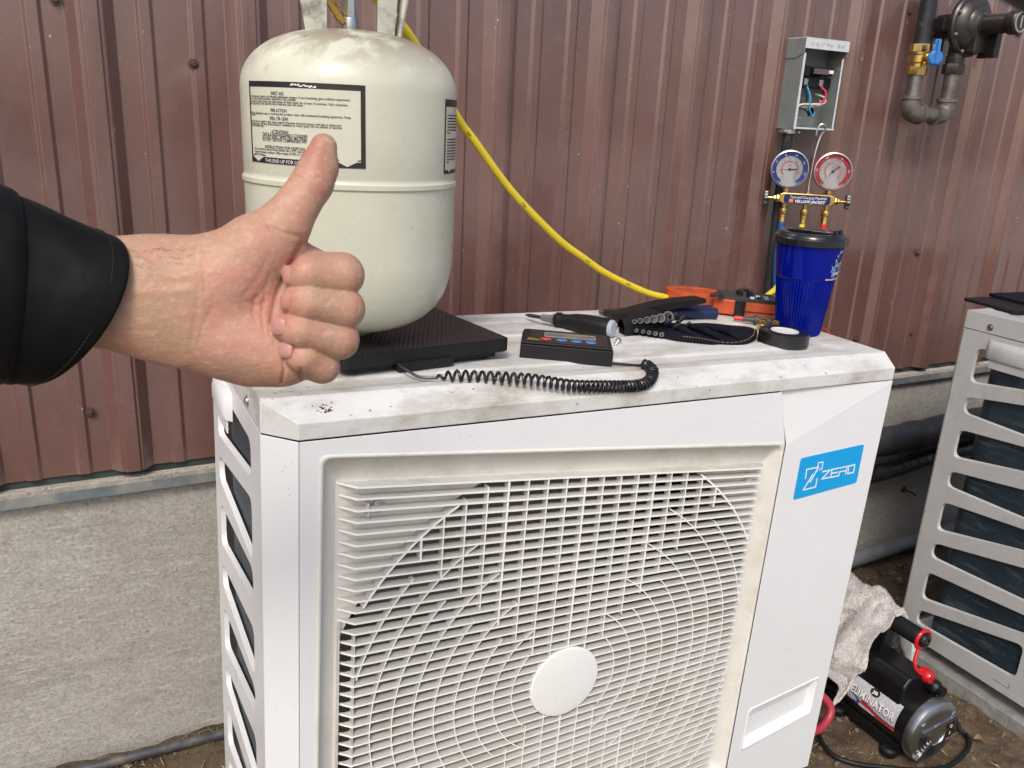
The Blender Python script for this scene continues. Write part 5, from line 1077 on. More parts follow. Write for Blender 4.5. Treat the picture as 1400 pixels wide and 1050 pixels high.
# pump head, handle, red cap
b = MB(); b.prism([(-.050, .030), (.048, .030), (.040, .080), (.026, .098), (-.030, .098), (-.046, .080)], -.150, -.030, fY); b.build('pump_head', GB, pp, bevel=.006, seg=3)
b = MB(); b.lathe([(.0150, -.030), (.0150, -.012), (.0105, -.006), (.0105, .004)], 24, fY @ Matrix.Translation((.030, .072, 0))); b.build('exhaust_port', GB, pp, angle=30)
b = MB(); b.prism([(-.012, .09), (.020, .09), (.022, .165), (-.004, .165)], -.145, -.120, fY); b.build('handle_post', GB, pp, bevel=.004)
hx, hz = .012, .166
b = MB(); b.lathe([(.0165, -.160), (.0185, -.150), (.0185, -.062), (.0170, -.058)], 32, fY @ Matrix.Translation((hx, hz, 0))); b.build('handle_grip', RUBBER, pp)
b = MB(); b.lathe([(.0150, -.058), (.0150, -.046), (.0130, -.042), (.0080, -.041), (.0078, -.043), (0, -.043)], 30, fY @ Matrix.Translation((hx, hz, 0))); b.build('handle_knob', BLACKG, pp, angle=35)
RG = mat('glossy_red_rubber', (.50, .008, .015), .18, coat=.4)
ca = [(hx+.0195*math.cos(a), hz+.0195*math.sin(a), -.052) for a in np.linspace(0, 2*PI, 25)]
b = MB(); b.tube([fY @ Vector(p) for p in ca], .0042, 10, cap=False); b.tube(spline([fY @ Vector(p) for p in ((hx-.012, hz-.018, -.050), (hx-.022, hz-.045, -.044), (hx-.016, hz-.062, -.036), (hx-.002, hz-.072, -.034))], 8), [.0036]*25, 10); b.lathe([(.013, -.045), (.0145, -.039), (.0145, -.024), (.011, -.018), (.0, -.017)], 24, fY @ Matrix.Translation((hx+.004, hz-.072, 0))); b.build('red_cap', RG, pp, angle=40)
# label on the body's left flank
def onp(co, a0=189, r=.0634):   # x along the axis (towards the front), y round the body upwards
    a = np.radians(a0)-co[:, 1]/r; rr_ = r+co[:, 2]
    return np.stack([rr_*np.cos(a), .170-co[:, 0], AX+rr_*np.sin(a)], 1)
def ppoly(name, pts, m, lift, par):
    b = MB(); xs0 = [p[0] for p in pts]; b.prism(pts, 0, .00005)
    co = onp(np.array(b.v)*np.array([1, 1, 1])+np.array([0, 0, lift])); b.v = [tuple(q) for q in co]; return b.build(name, m, par, smooth=False)
PLW, PLH = .118, .058
def pgrid(name, x0, x1, y0, y1, m, lift, par, nx_=30, ny_=16):
    b = MB(); pts = np.array([(x0+(x1-x0)*i/nx_, y0+(y1-y0)*j/ny_, lift) for j in range(ny_+1) for i in range(nx_+1)]); co = onp(pts)
    b.add([tuple(q) for q in co], [(j*(nx_+1)+i, j*(nx_+1)+i+1, (j+1)*(nx_+1)+i+1, (j+1)*(nx_+1)+i) for j in range(ny_) for i in range(nx_)]); return b.build(name, m, par)
DP = mat('diamond_plate_print', (.42, .43, .47), .35, var=.15, vscale=60)
pl_ = pgrid('pump_label', .030, .030+PLW, 0, .058, DP, .0004, pp)
rr = random.Random(4); b = MB()
for i in range(13):
    for j in range(7):
        x = .035+i*.0086+(j % 2)*.0043; y = .004+j*.0083; d = .0026; e = .0007
        q = [(x-d, y-d), (x-d+e*1.5, y-d-e*.3), (x+d, y+d), (x+d-e*1.5, y+d+e*.3)] if (i+j) % 2 else [(x-d, y+d), (x-d-e*.2, y+d-e*1.5), (x+d, y-d), (x+d+e*.2, y-d+e*1.5)]
        k_ = len(b.v); b.v += [tuple(p) for p in onp(np.array([(u, v, .0006) for u, v in q]))]; b.f.append((k_, k_+1, k_+2, k_+3))
b.build('tread_print', mat('tread_print', (.62, .63, .66), .35, var=0), pl_, smooth=False)
def pstrip(name, m, lo, hi, lift, x0=.030, x1=.148):
    b = MB(); N = 40; pts = []
    for i in range(N+1):
        x = x0+(x1-x0)*i/N; pts += [(x, lo(x), lift), (x, hi(x), lift)]
    co = onp(np.array(pts)); b.add([tuple(q) for q in co], [(i*2, i*2+2, i*2+3, i*2+1) for i in range(N)]); b.build(name, m, pl_)
FR = mat('flag_red', (.38, .03, .04), .35, var=.2); FB = mat('flag_blue', (.04, .06, .20), .35, var=.2); FW = mat('flag_white', (.6, .58, .6), .35, var=.1)
wv_ = lambda x: .008*math.sin((x-.03)*48)
pstrip('flag_stripe', FB, lambda x: .0, lambda x: max(.0002, .020+wv_(x)*.6-(x-.03)*.40), .0008, .030, .080)
pstrip('flag_stripe', FR, lambda x: .004+wv_(x)*.45, lambda x: .013+wv_(x)*.6, .0009, .065, .148)
pstrip('flag_stripe', FW, lambda x: .0, lambda x: .004+wv_(x)*.45, .00085, .060, .148)
pstrip('flag_stripe', FR, lambda x: .0005, lambda x: .0036, .0009, .100, .148)
text('ELIMINATOR', 'pump_lettering', WINK, pl_, None, width=.108, height=.0165, extrude=0, offset=.0003, bend=lambda co: onp(co*np.array([1, 1, 0])+np.array([.035, .019, .0013])))
text('ELIMINATOR', 'lettering_shadow', mat('dark_navy_print', (.02, .02, .06), .4), pl_, None, width=.108, height=.0165, extrude=0, offset=.0007, bend=lambda co: onp(co*np.array([1, 1, 0])+np.array([.0356, .0182, .00110])))
ppoly('emblem', [(.086+.0115*math.cos(t), .0465+.0085*math.sin(t)) for t in np.linspace(0, 2*PI, 21)[:-1]], BLK, .0010, pl_)
text('JB', 'emblem_lettering', WINK, pl_, None, width=.013, height=.006, extrude=0, offset=.0003, bend=lambda co: onp(co*np.array([1, 1, 0])+np.array([.0795, .0435, .0014])))
ppoly('emblem_bar', [(.103, .0445), (.133, .0445), (.133, .0465), (.103, .0465)], mat('emblem_red', (.5, .03, .04), .4), .0012, pl_) if False else None
hose('power_cord', [(1.285, .03, -.775), (1.300, -.012, -.788), (1.322, .02, -.772), (1.345, .048, -.785), (1.367, .030, -.815), (1.374, .010, -.846), (1.378, -.006, -.853), (1.360, -.025, -.852), (1.325, -.040, -.851), (1.257, -.052, -.850), (1.19, -.035, -.850), (1.125, .004, -.850), (1.085, .030, -.849), (1.062, .062, -.848), (1.066, .10, -.845), (1.09, .14, -.842), (1.11, .2, -.845), (1.13, .3, -.85)], .0048, RUBBER, 'black power cord looping round the vacuum pump on the soil', 'cord', 10)
hose('red_hose', [(1.02, .17, -.73), (1.06, .145, -.745), (1.085, .125, -.765), (1.092, .112, -.785), (1.075, .105, -.803), (1.045, .10, -.81), (1.0, .10, -.80)], .0085, mat('dull_red_rubber', (.36, .03, .045), .4), 'red hose loop poking out from behind the white unit\'s right edge', 'hose')
tag(MB().box((1.11, .20, -.86), (1.16, .27, -.72)).build('oil_bottle', mat('smoked_plastic', (.02, .03, .035), .25, coat=.3), bevel=.012, seg=3), 'dark plastic bottle half hidden between the towel and the white unit', 'bottle')
# towel ----------------------------------------------------------------------
TOW = bpy.data.materials.new('terry_cloth'); TOW.use_nodes = True; n_ = TOW.node_tree; B = n_.nodes['Principled BSDF']
a = ramp(n_, tex(n_, 'Noise', 14, 6), [(.3, (.56, .52, .50)), (.7, (.84, .82, .80))]); a = mix(n_, ramp(n_, tex(n_, 'Noise', 9, 5), [(.56, 0.), (.7, .7)]), a, (.22, .17, .13)); a = mix(n_, ramp(n_, tex(n_, 'Noise', 320, 3), [(.42, .6), (.55, 0.)]), a, (.40, .36, .34))
n_.links.new(a, B.inputs['Base Color']); B.inputs['Roughness'].default_value = .95; B.inputs['Specular IOR Level'].default_value = .1; B.inputs['Sheen Weight'].default_value = .3
bp = n_.nodes.new('ShaderNodeBump'); bp.inputs['Strength'].default_value = 1; bp.inputs['Distance'].default_value = .003; n_.links.new(tex(n_, 'Noise', 420, 3), bp.inputs['Height']); n_.links.new(bp.outputs[0], B.inputs['Normal'])
NU, NV = 170, 150; vs = []; ns = lambda x, y, z: noise.noise(Vector((x, y, z)))
prof_ = [(-.120, -.815), (-.106, -.775), (-.092, -.730), (-.072, -.685), (-.046, -.635), (-.020, -.596), (.010, -.586), (.036, -.598), (.050, -.640), (.058, -.690), (.066, -.730), (.072, -.760)]
def cloth(u, v):           # u across (left hem .. right hem), v from the front hem to the back
    q = u*(len(prof_)-1); i = min(int(q), len(prof_)-2); t = q-i; t = t*t*(3-2*t)*.5+t*.5
    px, pz_ = prof_[i][0]*(1-t)+prof_[i+1][0]*t, prof_[i][1]*(1-t)+prof_[i+1][1]*t
    side = abs(u-.52)*2; yf = (.118+.016*min(1, max(0, (.4-u)/.4))-.012*math.exp(-((u-.42)/.08)**2)-.030*max(0, (u-.62)/.38))+.008*math.sin(u*19+1)+.012*ns(u*6, 2, 1); yb = .37+.03*ns(u*4, 7, 2)
    y = yf+(yb-yf)*v
    lift = -.018*v-.05*max(0, v-.45)**1.3
    fold = (.022*math.sin(v*16+u*6+2.5*ns(u*3, v*3, 5))+.022*ns(u*5, v*8, 3))*min(1, side*1.3+.15)
    x = 1.247+px*(1+.18*ns(v*3, u*2, 8))+fold*.9+.05*v*.6
    z = pz_+lift+fold*.35+.006*ns(u*14, v*14, 4)+.0022*ns(u*60, v*60, 6)+.0014*ns(u*140, v*140, 7)
    if u < .35: z += (.35-u)*.11*(1-math.cos(v*9+.6))
    return (x, y+.008*ns(u*12, v*12, 9), z)
g = [cloth(i/NU, j/NV) for j in range(NV+1) for i in range(NU+1)]
b = MB(); b.add(g, [(j*(NU+1)+i, j*(NU+1)+i+1, (j+1)*(NU+1)+i+1, (j+1)*(NU+1)+i) for j in range(NV) for i in range(NU)])
tw = b.build('towel', TOW, angle=180); sm = tw.modifiers.new('t', 'SOLIDIFY'); sm.thickness = .004; sm.offset = -1
tag(tw, 'dirty greyish terry towel draped over the vacuum pump and its handle', 'towel')
b = MB(); rr = random.Random(8)                           # terry loops standing off the surface
for i in range(16000):
    u, v = rr.random(), rr.random()*.8; p = Vector(cloth(u, v)); q = Vector(cloth(min(1, u+.004), v))-p; r2 = Vector(cloth(u, v+.004))-p; nn_v = q.cross(r2).normalized()
    d = (nn_v+Vector((rr.uniform(-.8, .8), rr.uniform(-.8, .8), rr.uniform(-.8, .8)))).normalized()*rr.uniform(.002, .0050); s_ = nn_v.cross(d).normalized()*.0005
    b.add([p-s_, p+s_, p+d+s_*.4, p+d-s_*.4], [(0, 1, 2, 3)])
pile = b.build('terry_pile', TOW, tw, smooth=False); pile['kind'] = 'stuff'
# black bag / pouch lying on the far unit, with a grey bracket
fb = thing('black_folder', 'thin black case lying on top of the second unit at the right edge', 'case', matrix=Matrix.Translation((1.640, .185, -.0035)) @ Euler((0, 0, -.12)).to_matrix().to_4x4())
b = MB(); b.prism(rrect(-.075, .02, .24, .16, .012), 0, .006); b.build('cover', LEA2, fb, bevel=.002)
b = MB(); b.prism(rrect(.010, .035, .25, .17, .012), .0065, .0125); b.build('inner_sheet', LEA, fb, bevel=.002)
gb = thing('grey_bracket', 'small pale grey metal bracket lying on the second unit beside the black case', 'bracket', matrix=Matrix.Translation((1.582, .135, -.0045)) @ Euler((0, 0, -.5)).to_matrix().to_4x4())
b = MB(); b.prism([(0, 0), (.12, 0), (.12, .022), (.112, .022), (.108, .008), (.016, .008), (.013, .020), (.004, .020), (0, .014)], 0, .016, frame((1, 0, 0), (0, 0, 1))); b.build('channel', mat('pale_blue_steel', (.35, .38, .42), .4, .4), gb, bevel=.002)
# dark strap close to the lens, out of focus
b = MB(); Rm = CROT.to_matrix(); P_ = lambda u, v, d: CAM+Rm @ Vector(((u-700)/1141*d, -(v-525)/1141*d, -d))
tag(b.tube([P_(1345, -100, .13), P_(1386, -67, .132), P_(1426, -40, .134), P_(1490, 2, .136)], [.0062, .0064, .0062, .006], 20).build('strap', mat('dark_strap', (.030, .028, .027), .7)), 'blurred dark strap crossing the top right corner, close to the viewer', 'strap')
# ================================================================ THE PERSON'S LEFT HAND, THUMB UP
FPX = 1141.
def cray(u, v): return (CROT.to_matrix() @ Vector(((u-700)/FPX, -(v-525)/FPX, -1))).normalized()
HN = cray(300, 400); HO = CAM+HN*.58; HZv = -HN; HXv = Vector((0, 0, 1)).cross(HZv).normalized(); HYv = HZv.cross(HXv)
HM = Matrix((HXv, HYv, HZv)).transposed().to_4x4(); HM.translation = HO; HMI = HM.inverted()
KP = .58/FPX*1.06                                      # metres per unit of the working grid at the hand's distance
def hp(u, v, z=0):
    c = HMI @ CAM; d = HMI.to_3x3() @ cray(u, v); t = (z*KP-c.z)/d.z; return np.array(c+d*t)
class Field:
    def __init__(s, lo, hi, h):
        s.h = h; s.lo = np.array(lo); n = np.ceil((np.array(hi)-s.lo)/h).astype(int)+1; s.n = n
        ax = [s.lo[i]+h*np.arange(n[i], dtype=np.float32) for i in range(3)]
        s.X, s.Y, s.Z = np.meshgrid(*ax, indexing='ij'); s.X = s.X.astype(np.float32); s.Y = s.Y.astype(np.float32); s.Z = s.Z.astype(np.float32)
    def cone(s, a, b, ra, rb, zs=1.0):
        """distance to a tapered capsule a-b, flattened in z by zs"""
        a = np.array(a, float); b = np.array(b, float); zm = None
        ab = b-a; f = np.array([1, 1, 1/zs]); abf = ab*f; L2 = float(abf @ abf)+1e-12
        px, py, pz = s.X-a[0], s.Y-a[1], (s.Z-a[2])/zs
        t = np.clip((px*abf[0]+py*abf[1]+pz*abf[2])/L2, 0, 1)
        d = np.sqrt((px-t*abf[0])**2+(py-t*abf[1])**2+(pz-t*abf[2])**2)-(ra+(rb-ra)*t)
        return d*(zs if zs < 1 else 1)**.5
def smin(a, b, k):
    h = np.clip(.5+.5*(b-a)/k, 0, 1); return b*(1-h)+a*h-k*h*(1-h)
def surface_nets(F, lo, h):
    n = F.shape; S_ = F < 0
    c = [S_[i:n[0]-1+i, j:n[1]-1+j, k:n[2]-1+k] for i in (0, 1) for j in (0, 1) for k in (0, 1)]
    tot_ = sum(x.astype(np.int8) for x in c); act = (tot_ > 0) & (tot_ < 8); idx = np.full(act.shape, -1, np.int64); I = np.argwhere(act); idx[act] = np.arange(len(I))
    acc_ = np.zeros((len(I), 3)); cnt = np.zeros(len(I))
    cor = [(i, j, k) for i in (0, 1) for j in (0, 1) for k in (0, 1)]
    for p in range(8):
        for q in range(p+1, 8):
            a, b = np.array(cor[p]), np.array(cor[q])
            if np.abs(a-b).sum() != 1: continue
            fa = F[I[:, 0]+a[0], I[:, 1]+a[1], I[:, 2]+a[2]]; fb = F[I[:, 0]+b[0], I[:, 1]+b[1], I[:, 2]+b[2]]
            m = (fa < 0) != (fb < 0); t = np.where(m, fa/(fa-fb+1e-20), 0); acc_[m] += (a+(b-a)*t[:, None])[m]; cnt[m] += 1
    V_ = (I+acc_/cnt[:, None])*h+lo; Q = []
    for ax in range(3):
        sl0 = [slice(None)]*3; sl1 = [slice(None)]*3; sl0[ax] = slice(0, -1); sl1[ax] = slice(1, None)
        ch = S_[tuple(sl0)] != S_[tuple(sl1)]; E = np.argwhere(ch); o1, o2 = [(1, 2), (2, 0), (0, 1)][ax]
        ok = (E[:, o1] > 0) & (E[:, o2] > 0) & (E[:, o1] < n[o1]-1) & (E[:, o2] < n[o2]-1); E = E[ok]
        ins = S_[E[:, 0], E[:, 1], E[:, 2]]
        def sh(d1, d2): e = E.copy(); e[:, o1] -= d1; e[:, o2] -= d2; return idx[e[:, 0], e[:, 1], e[:, 2]]
        q = np.stack([sh(0, 0), sh(1, 0), sh(1, 1), sh(0, 1)], 1); q[~ins] = q[~ins][:, ::-1]; Q.append(q)
    return V_, np.concatenate(Q)
vox = .00085
lo = np.minimum(hp(60, 560), hp(60, 560, -70)); hi = hp(530, 150)
FD = Field((lo[0], lo[1], -75*KP), (hi[0], hi[1], 80*KP), vox)
def C_(u0, v0, z0, r0, u1, v1, z1, r1, zs=1.): return FD.cone(hp(u0, v0, z0), hp(u1, v1, z1), r0*KP, r1*KP, zs)
k_ = KP
# forearm, palm, thenar, hypothenar
d = C_(20, 392, 0, 62, 200, 405, 0, 64, .62)
d = smin(d, C_(200, 405, 0, 63, 262, 414, 0, 70, .52), 22*k_)
d = smin(d, C_(262, 416, -2, 70, 345, 425, -8, 88, .36), 26*k_)
d = smin(d, C_(345, 425, -10, 84, 405, 432, -12, 68, .34), 20*k_)
d = smin(d, C_(318, 462, 4, 40, 388, 480, 2, 42, .75), 18*k_)
d = smin(d, C_(285, 388, 4, 44, 350, 340, 10, 38, .85), 22*k_)
d = smin(d, C_(320, 378, 12, 32, 385, 345, 8, 22, .8), 20*k_)
# thumb
d = smin(d, C_(352, 336, 10, 37, 388, 308, 8, 30, .92), 14*k_)
d = smin(d, C_(388, 308, 8, 30, 427, 250, 6, 24.5, .95), 10*k_)
d = smin(d, C_(427, 250, 6, 24, 436, 228, 6, 22.5, .92), 8*k_)
d = smin(d, C_(436, 228, 6, 22, 442.5, 201, 6, 16.5, .85), 8*k_)
# web and index base seen between thumb and index
d = smin(d, C_(398, 352, -14, 26, 428, 366, -14, 25), 9*k_)
palm = d
FING = [  # MCP, PIP, DIP, tip  (u, v, z, r)
 [(415, 368, -10, 25), (467, 376, 26, 26.5), (418, 375, 40, 22.5), (402, 377, 32, 15.5)],
 [(424, 412, -12, 25), (469, 422, 28, 25.5), (418, 413, 43, 22), (401, 411, 33, 17)],
 [(420, 452, -12, 24), (463, 464, 24, 24), (408, 452, 41, 20), (388, 447, 32, 16.5)],
 [(404, 492, -4, 23), (441, 501, 17, 20), (412, 487, 33, 18), (397, 479, 29, 14)]]
fingers = None
for fi, (m, p, dd, t) in enumerate(FING):
    f = C_(*m, *p); f = smin(f, C_(*p, *dd), 7*k_); f = smin(f, C_(*dd, *t), 6*k_)
    # knuckle bulge over the middle joint
    f = smin(f, C_(p[0]-3, p[1], p[2]+3, p[3]*.9, dd[0]+6, dd[1], dd[2], dd[3]*.98), 6*k_)
    fingers = f if fingers is None else smin(fingers, f, .4*k_)
d = smin(palm, fingers, 1.2*k_)
# skin folds: shallow grooves following lines on the palm side
def seg_dist(u0, v0, u1, v1):
    a, b = hp(u0, v0, 20), hp(u1, v1, 20); ab = b-a; px, py = FD.X-a[0], FD.Y-a[1]; t = np.clip((px*ab[0]+py*ab[1])/(ab[0]**2+ab[1]**2), 0, 1)
    return (px-t*ab[0])**2+(py-t*ab[1])**2
front = np.clip((FD.Z/k_)/10+.3, 0, 1)
def crease(pts, wd, dep):
    global d
    m = None
    for (a, b) in zip(pts[:-1], pts[1:]):
        q = seg_dist(*a, *b); m = q if m is None else np.minimum(m, q)
    d = d+dep*k_*np.exp(-m/(wd*k_)**2)*front
crease([(414, 330), (402, 352), (392, 372), (384, 392), (377, 412), (372, 440)], 3.5, 3.2)
crease([(366, 312), (388, 320), (411, 325)], 2.6, 1.6)
crease([(434, 244), (445, 250), (452, 258)], 2.2, 1.3); crease([(400, 238), (407, 243), (413, 247)], 1.8, 1.2); crease([(404, 247), (410, 250)], 1.6, 1.0)
crease([(386, 490), (388, 505), (385, 524)], 1.7, 3.4); crease([(408, 502), (410, 512), (413, 524)], 1.7, 3.4)
crease([(277, 338), (278, 365), (281, 398)], 2.2, 1.3); crease([(272, 396), (268, 430), (262, 470)], 2.4, .9); crease([(290, 420), (278, 445), (268, 478)], 2.2, .8)
crease([(366, 350), (352, 380), (332, 405)], 3.0, .7); crease([(370, 370), (362, 395), (345, 412)], 2.4, .7); crease([(379, 395), (371, 425), (369, 455)], 2.0, 1.6)
crease([(362, 402), (358, 425), (360, 452)], 1.8, 1.3); crease([(350, 405), (345, 425), (350, 445)], 1.8, 1.1); crease([(335, 412), (352, 418), (364, 412)], 1.8, 1.1); crease([(322, 352), (345, 365), (352, 372)], 2, .5); crease([(375, 430), (377, 452), (374, 470)], 1.8, 1.0)
for (u, v, w2) in ((452, 370, 9), (447, 383, 8), (428, 368, 7), (432, 405, 7), (452, 425, 9), (425, 421, 6), (430, 460, 7), (452, 470, 8), (425, 497, 6)): crease([(u-1, v-w2*.6), (u+1, v+w2*.6)], 1.1, .35)
crease([(200, 372), (235, 378), (262, 374)], 5, -1.5); crease([(170, 398), (215, 400), (258, 396)], 5, -1.6)        # tendons and vein at the wrist
for (u, v) in ((489, 383), (489, 420), (483, 466)): crease([(u-6, v-9), (u-4, v), (u-6, v+8)], 1.4, .5)
for (u, v) in ((443, 412), (441, 452)):
    for a in (-.9, -.3, .3, .9): crease([(u-7*math.cos(a), v-7*math.sin(a)), (u+8*math.cos(a), v+8*math.sin(a))], 1.0, .55)
V_, Q = surface_nets(d, FD.lo, vox)
per = thing('person', "person's bare left hand giving a thumbs up from a black sleeve", 'person', matrix=HM)
me = bpy.data.meshes.new('hand'); me.from_pydata(V_.tolist(), [], Q.tolist()); me.update()
hand = bpy.data.objects.new('hand', me); link(hand, per)
me.polygons.foreach_set('use_smooth', [True]*len(me.polygons))
sm = hand.modifiers.new('relax', 'SMOOTH'); sm.factor = .5; sm.iterations = 3
# skin tone painted per vertex (real pigment differences: tanned wrist, pink palm, redder tips)
cc = HMI @ CAM; Vn = V_; tz = (0-cc.z)/(Vn[:, 2]-cc.z); pxp = cc.x+(Vn[:, 0]-cc.x)*tz; pyp = cc.y+(Vn[:, 1]-cc.y)*tz
o_, ex, ey = hp(300, 400), hp(400, 400)-hp(300, 400), hp(300, 500)-hp(300, 400)
U_ = 300+100*(pxp-o_[0])/ex[0]; W_ = 400+100*(pyp-o_[1])/ey[1]
col = np.tile(np.array([.43, .272, .188]), (len(V_), 1))
def blob(u, v, ru, rv, c, s=1.):
    global col
    w_ = s*np.exp(-(((U_-u)/ru)**2+((W_-v)/rv)**2)); col = col*(1-w_[:, None])+np.array(c)*w_[:, None]
blob(190, 400, 90, 90, (.43, .275, .18), .85); blob(320, 450, 50, 55, (.56, .295, .235), .85); blob(340, 375, 40, 40, (.50, .27, .205), .7); blob(358, 418, 26, 26, (.52, .20, .165), .8)
blob(300, 420, 30, 60, (.50, .28, .21), .6); blob(375, 500, 50, 26, (.57, .30, .235), .7); blob(410, 280, 40, 55, (.50, .265, .195), .7); blob(438, 205, 22, 28, (.41, .175, .14), .9); blob(447, 260, 12, 12, (.44, .175, .13), .7); blob(450, 215, 8, 26, (.38, .15, .12), .6)
blob(466, 378, 30, 24, (.52, .31, .20), .5); blob(490, 385, 9, 14, (.56, .24, .17), .6); blob(489, 420, 9, 14, (.56, .25, .175), .6); blob(484, 464, 9, 14, (.54, .24, .18), .5); blob(440, 415, 20, 14, (.54, .35, .25), .6); blob(435, 455, 22, 12, (.52, .30, .235), .6); blob(420, 490, 18, 12, (.55, .34, .22), .6)
for (u, v) in ((402, 358), (393, 412), (384, 445), (393, 482)): blob(u, v, 15, 13, (.46, .175, .145), .75)
blob(235, 395, 30, 6, (.40, .30, .22), .35); blob(380, 330, 20, 18, (.55, .28, .22), .4); blob(285, 350, 20, 14, (.53, .31, .2), .4)
col = np.clip(col*np.array([.90, .90, .86]), 0, 1)
ca_ = me.color_attributes.new('tone', 'FLOAT_COLOR', 'POINT'); ca_.data.foreach_set('color', np.concatenate([col, np.ones((len(col), 1))], 1).astype(np.float32).ravel())
SK = bpy.data.materials.new('skin'); SK.use_nodes = True; n_ = SK.node_tree; B = n_.nodes['Principled BSDF']
at_ = n_.nodes.new('ShaderNodeVertexColor'); at_.layer_name = 'tone'
a = mix(n_, ramp(n_, tex(n_, 'Noise', 55, 5), [(.35, .40), (.60, 0.)]), at_.outputs[0], (.50, .19, .145)); a = mix(n_, ramp(n_, tex(n_, 'Noise', 230, 4), [(.5, 0.), (.72, .35)]), a, (.62, .42, .32))
n_.links.new(a, B.inputs['Base Color']); B.inputs['Subsurface Weight'].default_value = .2; B.inputs['Subsurface Radius'].default_value = (1, .35, .2); B.inputs['Subsurface Scale'].default_value = .004
n_.links.new(ramp(n_, tex(n_, 'Noise', 70, 4), [(.3, .42), (.7, .62)]), B.inputs['Roughness']); B.inputs['Specular IOR Level'].default_value = .4
vo = n_.nodes.new('ShaderNodeTexVoronoi'); vo.inputs['Scale'].default_value = 900; tcn = n_.nodes.new('ShaderNodeTexCoord'); mp = n_.nodes.new('ShaderNodeMapping'); mp.inputs['Scale'].default_value = (1, .55, 1); mp.inputs['Rotation'].default_value = (0, 0, .5)
n_.links.new(tcn.outputs['Object'], mp.inputs[0]); n_.links.new(mp.outputs[0], vo.inputs['Vector'])
hmx = mix(n_, .45, vo.outputs[0], tex(n_, 'Noise', 300, 5)); bp = n_.nodes.new('ShaderNodeBump'); bp.inputs['Strength'].default_value = .45; bp.inputs['Distance'].default_value = .0006; n_.links.new(hmx, bp.inputs['Height'])
bp2 = n_.nodes.new('ShaderNodeBump'); bp2.inputs['Strength'].default_value = .38; bp2.inputs['Distance'].default_value = .002; n_.links.new(tex(n_, 'Noise', 55, 4, (1, 2.2, 1)), bp2.inputs['Height']); n_.links.new(bp.outputs[0], bp2.inputs['Normal']); n_.links.new(bp2.outputs[0], B.inputs['Normal'])
me.materials.append(SK)
# nails
NAIL = mat('fingernail', (.43, .215, .19), .34, var=.05, vscale=200, spec=.5, Subsurface_Weight=.2, Subsurface_Scale=.003)
def nail(u, v, z, ru, rv, rz, nx_, ny_, nz_, rot=0):
    b = MB(); N1, N2 = 14, 20; vs = []
    for i in range(N1+1):
        for j in range(N2): th = PI*.5*i/N1; a = 2*PI*j/N2; e = .72; sx_ = math.copysign(abs(math.cos(a))**e, math.cos(a)); sy_ = math.copysign(abs(math.sin(a))**e, math.sin(a)); vs.append((ru*math.sin(th)*sx_*KP, rv*math.sin(th)*sy_*KP, rz*math.cos(th)*KP))
    b.add(vs, [(i*N2+j, i*N2+(j+1) % N2, (i+1)*N2+(j+1) % N2, (i+1)*N2+j) for i in range(N1) for j in range(N2)])
    q = Vector((nx_, ny_, nz_)).normalized().to_track_quat('Z', 'Y').to_matrix().to_4x4(); m4 = Matrix.Translation(hp(u, v, z)) @ q @ Matrix.Rotation(rot, 4, 'Z')
    return b.build('fingernail', NAIL, per, matrix=m4, angle=60)
nail(396.5, 377.5, 44.5, 10, 10.5, 4.6, -.66, 0, .75); nail(394, 411.5, 47.5, 10.5, 12, 4.6, -.70, 0, .71); nail(381, 446.5, 45.5, 11, 11.5, 4.4, -.66, 0, .75); nail(391, 478.5, 42, 10, 10, 4.4, -.62, .08, .78)
nail(427.4, 207, 9, 7.5, 14, 2.6, -.93, .24, .28, .0)
# sleeve
SLV = mat('black_jacket_cloth', (.0035, .0031, .0035), .55, var=.5, vscale=14, bump=(70, .25, .002), spec=.12); 
SLV.node_tree.nodes['Principled BSDF'].inputs['Sheen Weight'].default_value = .03
def sleeve(name, rings, N=96, foldamp=1.):
    """rings: (centre u, v, z), half axis U (du, dv), depth half axis z, near-side shift (su, sv)"""
    b = MB(); vs = []
    for ri, (cu, cv, cz, du, dv, zr, su, sv, wr) in enumerate(rings):
        for j in range(N):
            t = 2*PI*j/N; c, s = math.cos(t), math.sin(t)
            u = cu+c*du+s*su; v = cv+c*dv+s*sv; z = cz+s*zr
            q = noise.noise(Vector((cu*.012, math.cos(t)*1.3, math.sin(t)*1.3)))*6*foldamp*wr+noise.noise(Vector((cu*.03+5, c*3, s*3)))*2.5*foldamp*wr
            L_ = math.hypot(du, dv); u += q*c*du/L_; v += q*c*dv/L_; z += q*s
            vs.append(tuple(hp(u, v, z)))
    R_ = len(rings); b.add(vs, [(i*N+j, i*N+(j+1) % N, (i+1)*N+(j+1) % N, (i+1)*N+j) for i in range(R_-1) for j in range(N)])
    return b.build(name, SLV, per, angle=60)
def lerp(a, b_, t): return tuple(x+(y-x)*t for x, y in zip(a, b_))
rim = (97, 424, 0, 51, -102, 60, 60, 2, .1); mid = (20, 398, 0, 6, -128, 66, 26, 4, 1); back = (-240, 330, 20, -10, -140, 80, 10, 4, 1)
rings = [lerp((72, 416, 0, 38, -84, 46, 48, 2, 0), rim, 0), lerp((94, 423, 0, 47, -95, 54, 58, 2, 0), rim, 0)]
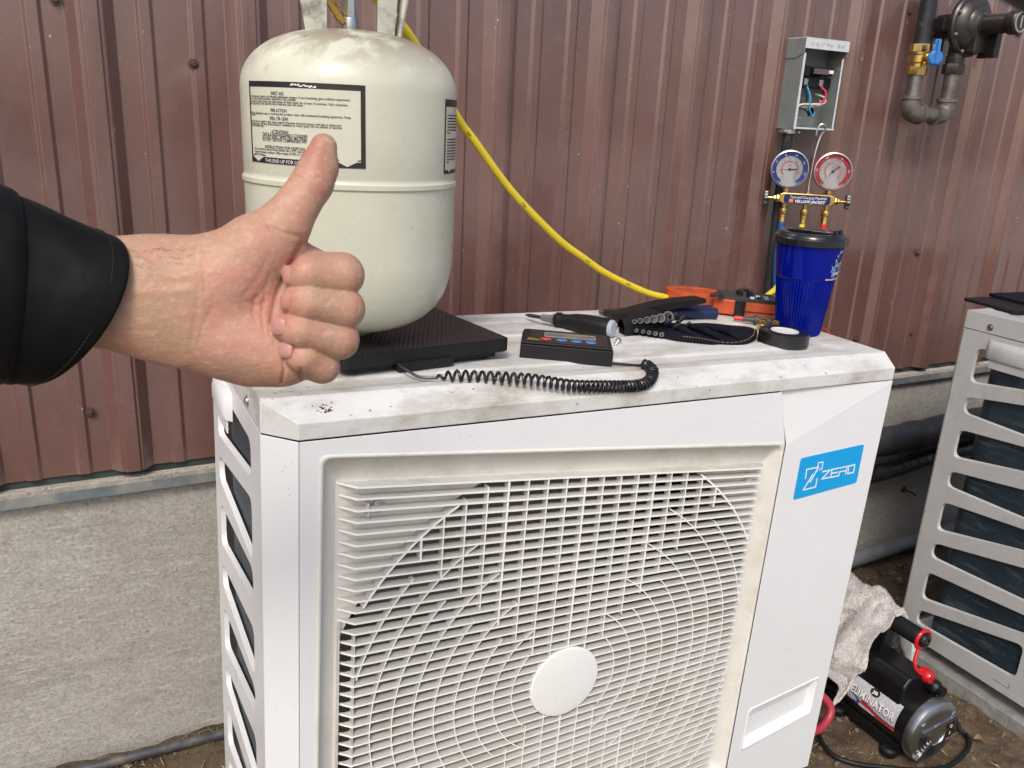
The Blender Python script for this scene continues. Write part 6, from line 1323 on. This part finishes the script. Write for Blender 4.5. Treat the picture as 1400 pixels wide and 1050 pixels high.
rings += [(98.5, 424, 0, 50, -100, 58.5, 60.5, 2, .05), (97.5, 424, 0, 51, -102, 60, 60, 2, .1), (95, 423, 0, 51.3, -102.8, 60.6, 59, 2, .15), (90, 421.5, 0, 50.5, -103.5, 61.2, 57, 2, .25)]
for t in np.linspace(.08, 1, 18): rings.append(lerp((86, 420.5, 0, 49.5, -104.5, 62, 55, 2, .3), mid, t))
for t in np.linspace(.05, 1, 20): rings.append(lerp(mid, back, t))
sl = sleeve('sleeve', rings)
ov = [(8, 392, 0, 5, -124, 60, 20, 4, .4), (13, 393, 0, 7, -131, 69, 22, 4, .5), (8, 392, 0, 6, -134, 73, 20, 4, .6), (-6, 388, 0, 5, -135, 75, 18, 4, .8)]
for t in np.linspace(.1, 1, 14): ov.append(lerp(ov[3], (-260, 325, 20, -10, -150, 90, 10, 4, 1.4), t))
sleeve('sleeve_fold', ov)
# fine hairs on the wrist's upper side
b = MB(); rr = random.Random(2)
for i in range(320):
    u = rr.uniform(165, 285); t = rr.random(); v = 336+t*t*34; z = 8+24*math.sqrt(t)+rr.uniform(-8, 6)
    if v < 341: z = rr.uniform(-16, 14)
    p = hp(u, v-1, z); L_ = rr.uniform(6, 15); q = hp(u+L_*rr.uniform(.6, 1), v+rr.uniform(-5, 2), z+rr.uniform(1, 4)); m_ = (p+q)/2+np.array([0, .0006, .0004])
    b.tube([p, m_, q], [.00007, .00006, .00002], 3)
hr = b.build('wrist_hair', mat('dark_hair', (.05, .03, .02), .5, var=0), per, smooth=False); hr['kind'] = 'stuff'
# cuff stitching and a soft crease across the sleeve
b = MB(); rim2 = lerp(rim, mid, .16)
for j in range(0, 120):
    t0, t1 = 2*PI*j/120, 2*PI*(j+.6)/120; p = []
    for t in (t0, t1):
        cu, cv, cz, du, dv, zr, su, sv, wr = rim2; c, s = math.cos(t), math.sin(t); p.append(hp(cu+c*du*1.012+s*su, cv+c*dv*1.012+s*sv, cz+s*zr*1.012))
    b.tube(p, .00035, 5)
st_ = b.build('cuff_stitching', mat('black_thread', (.012, .012, .012), .6, var=0), sl, smooth=False); st_['kind'] = 'stuff'
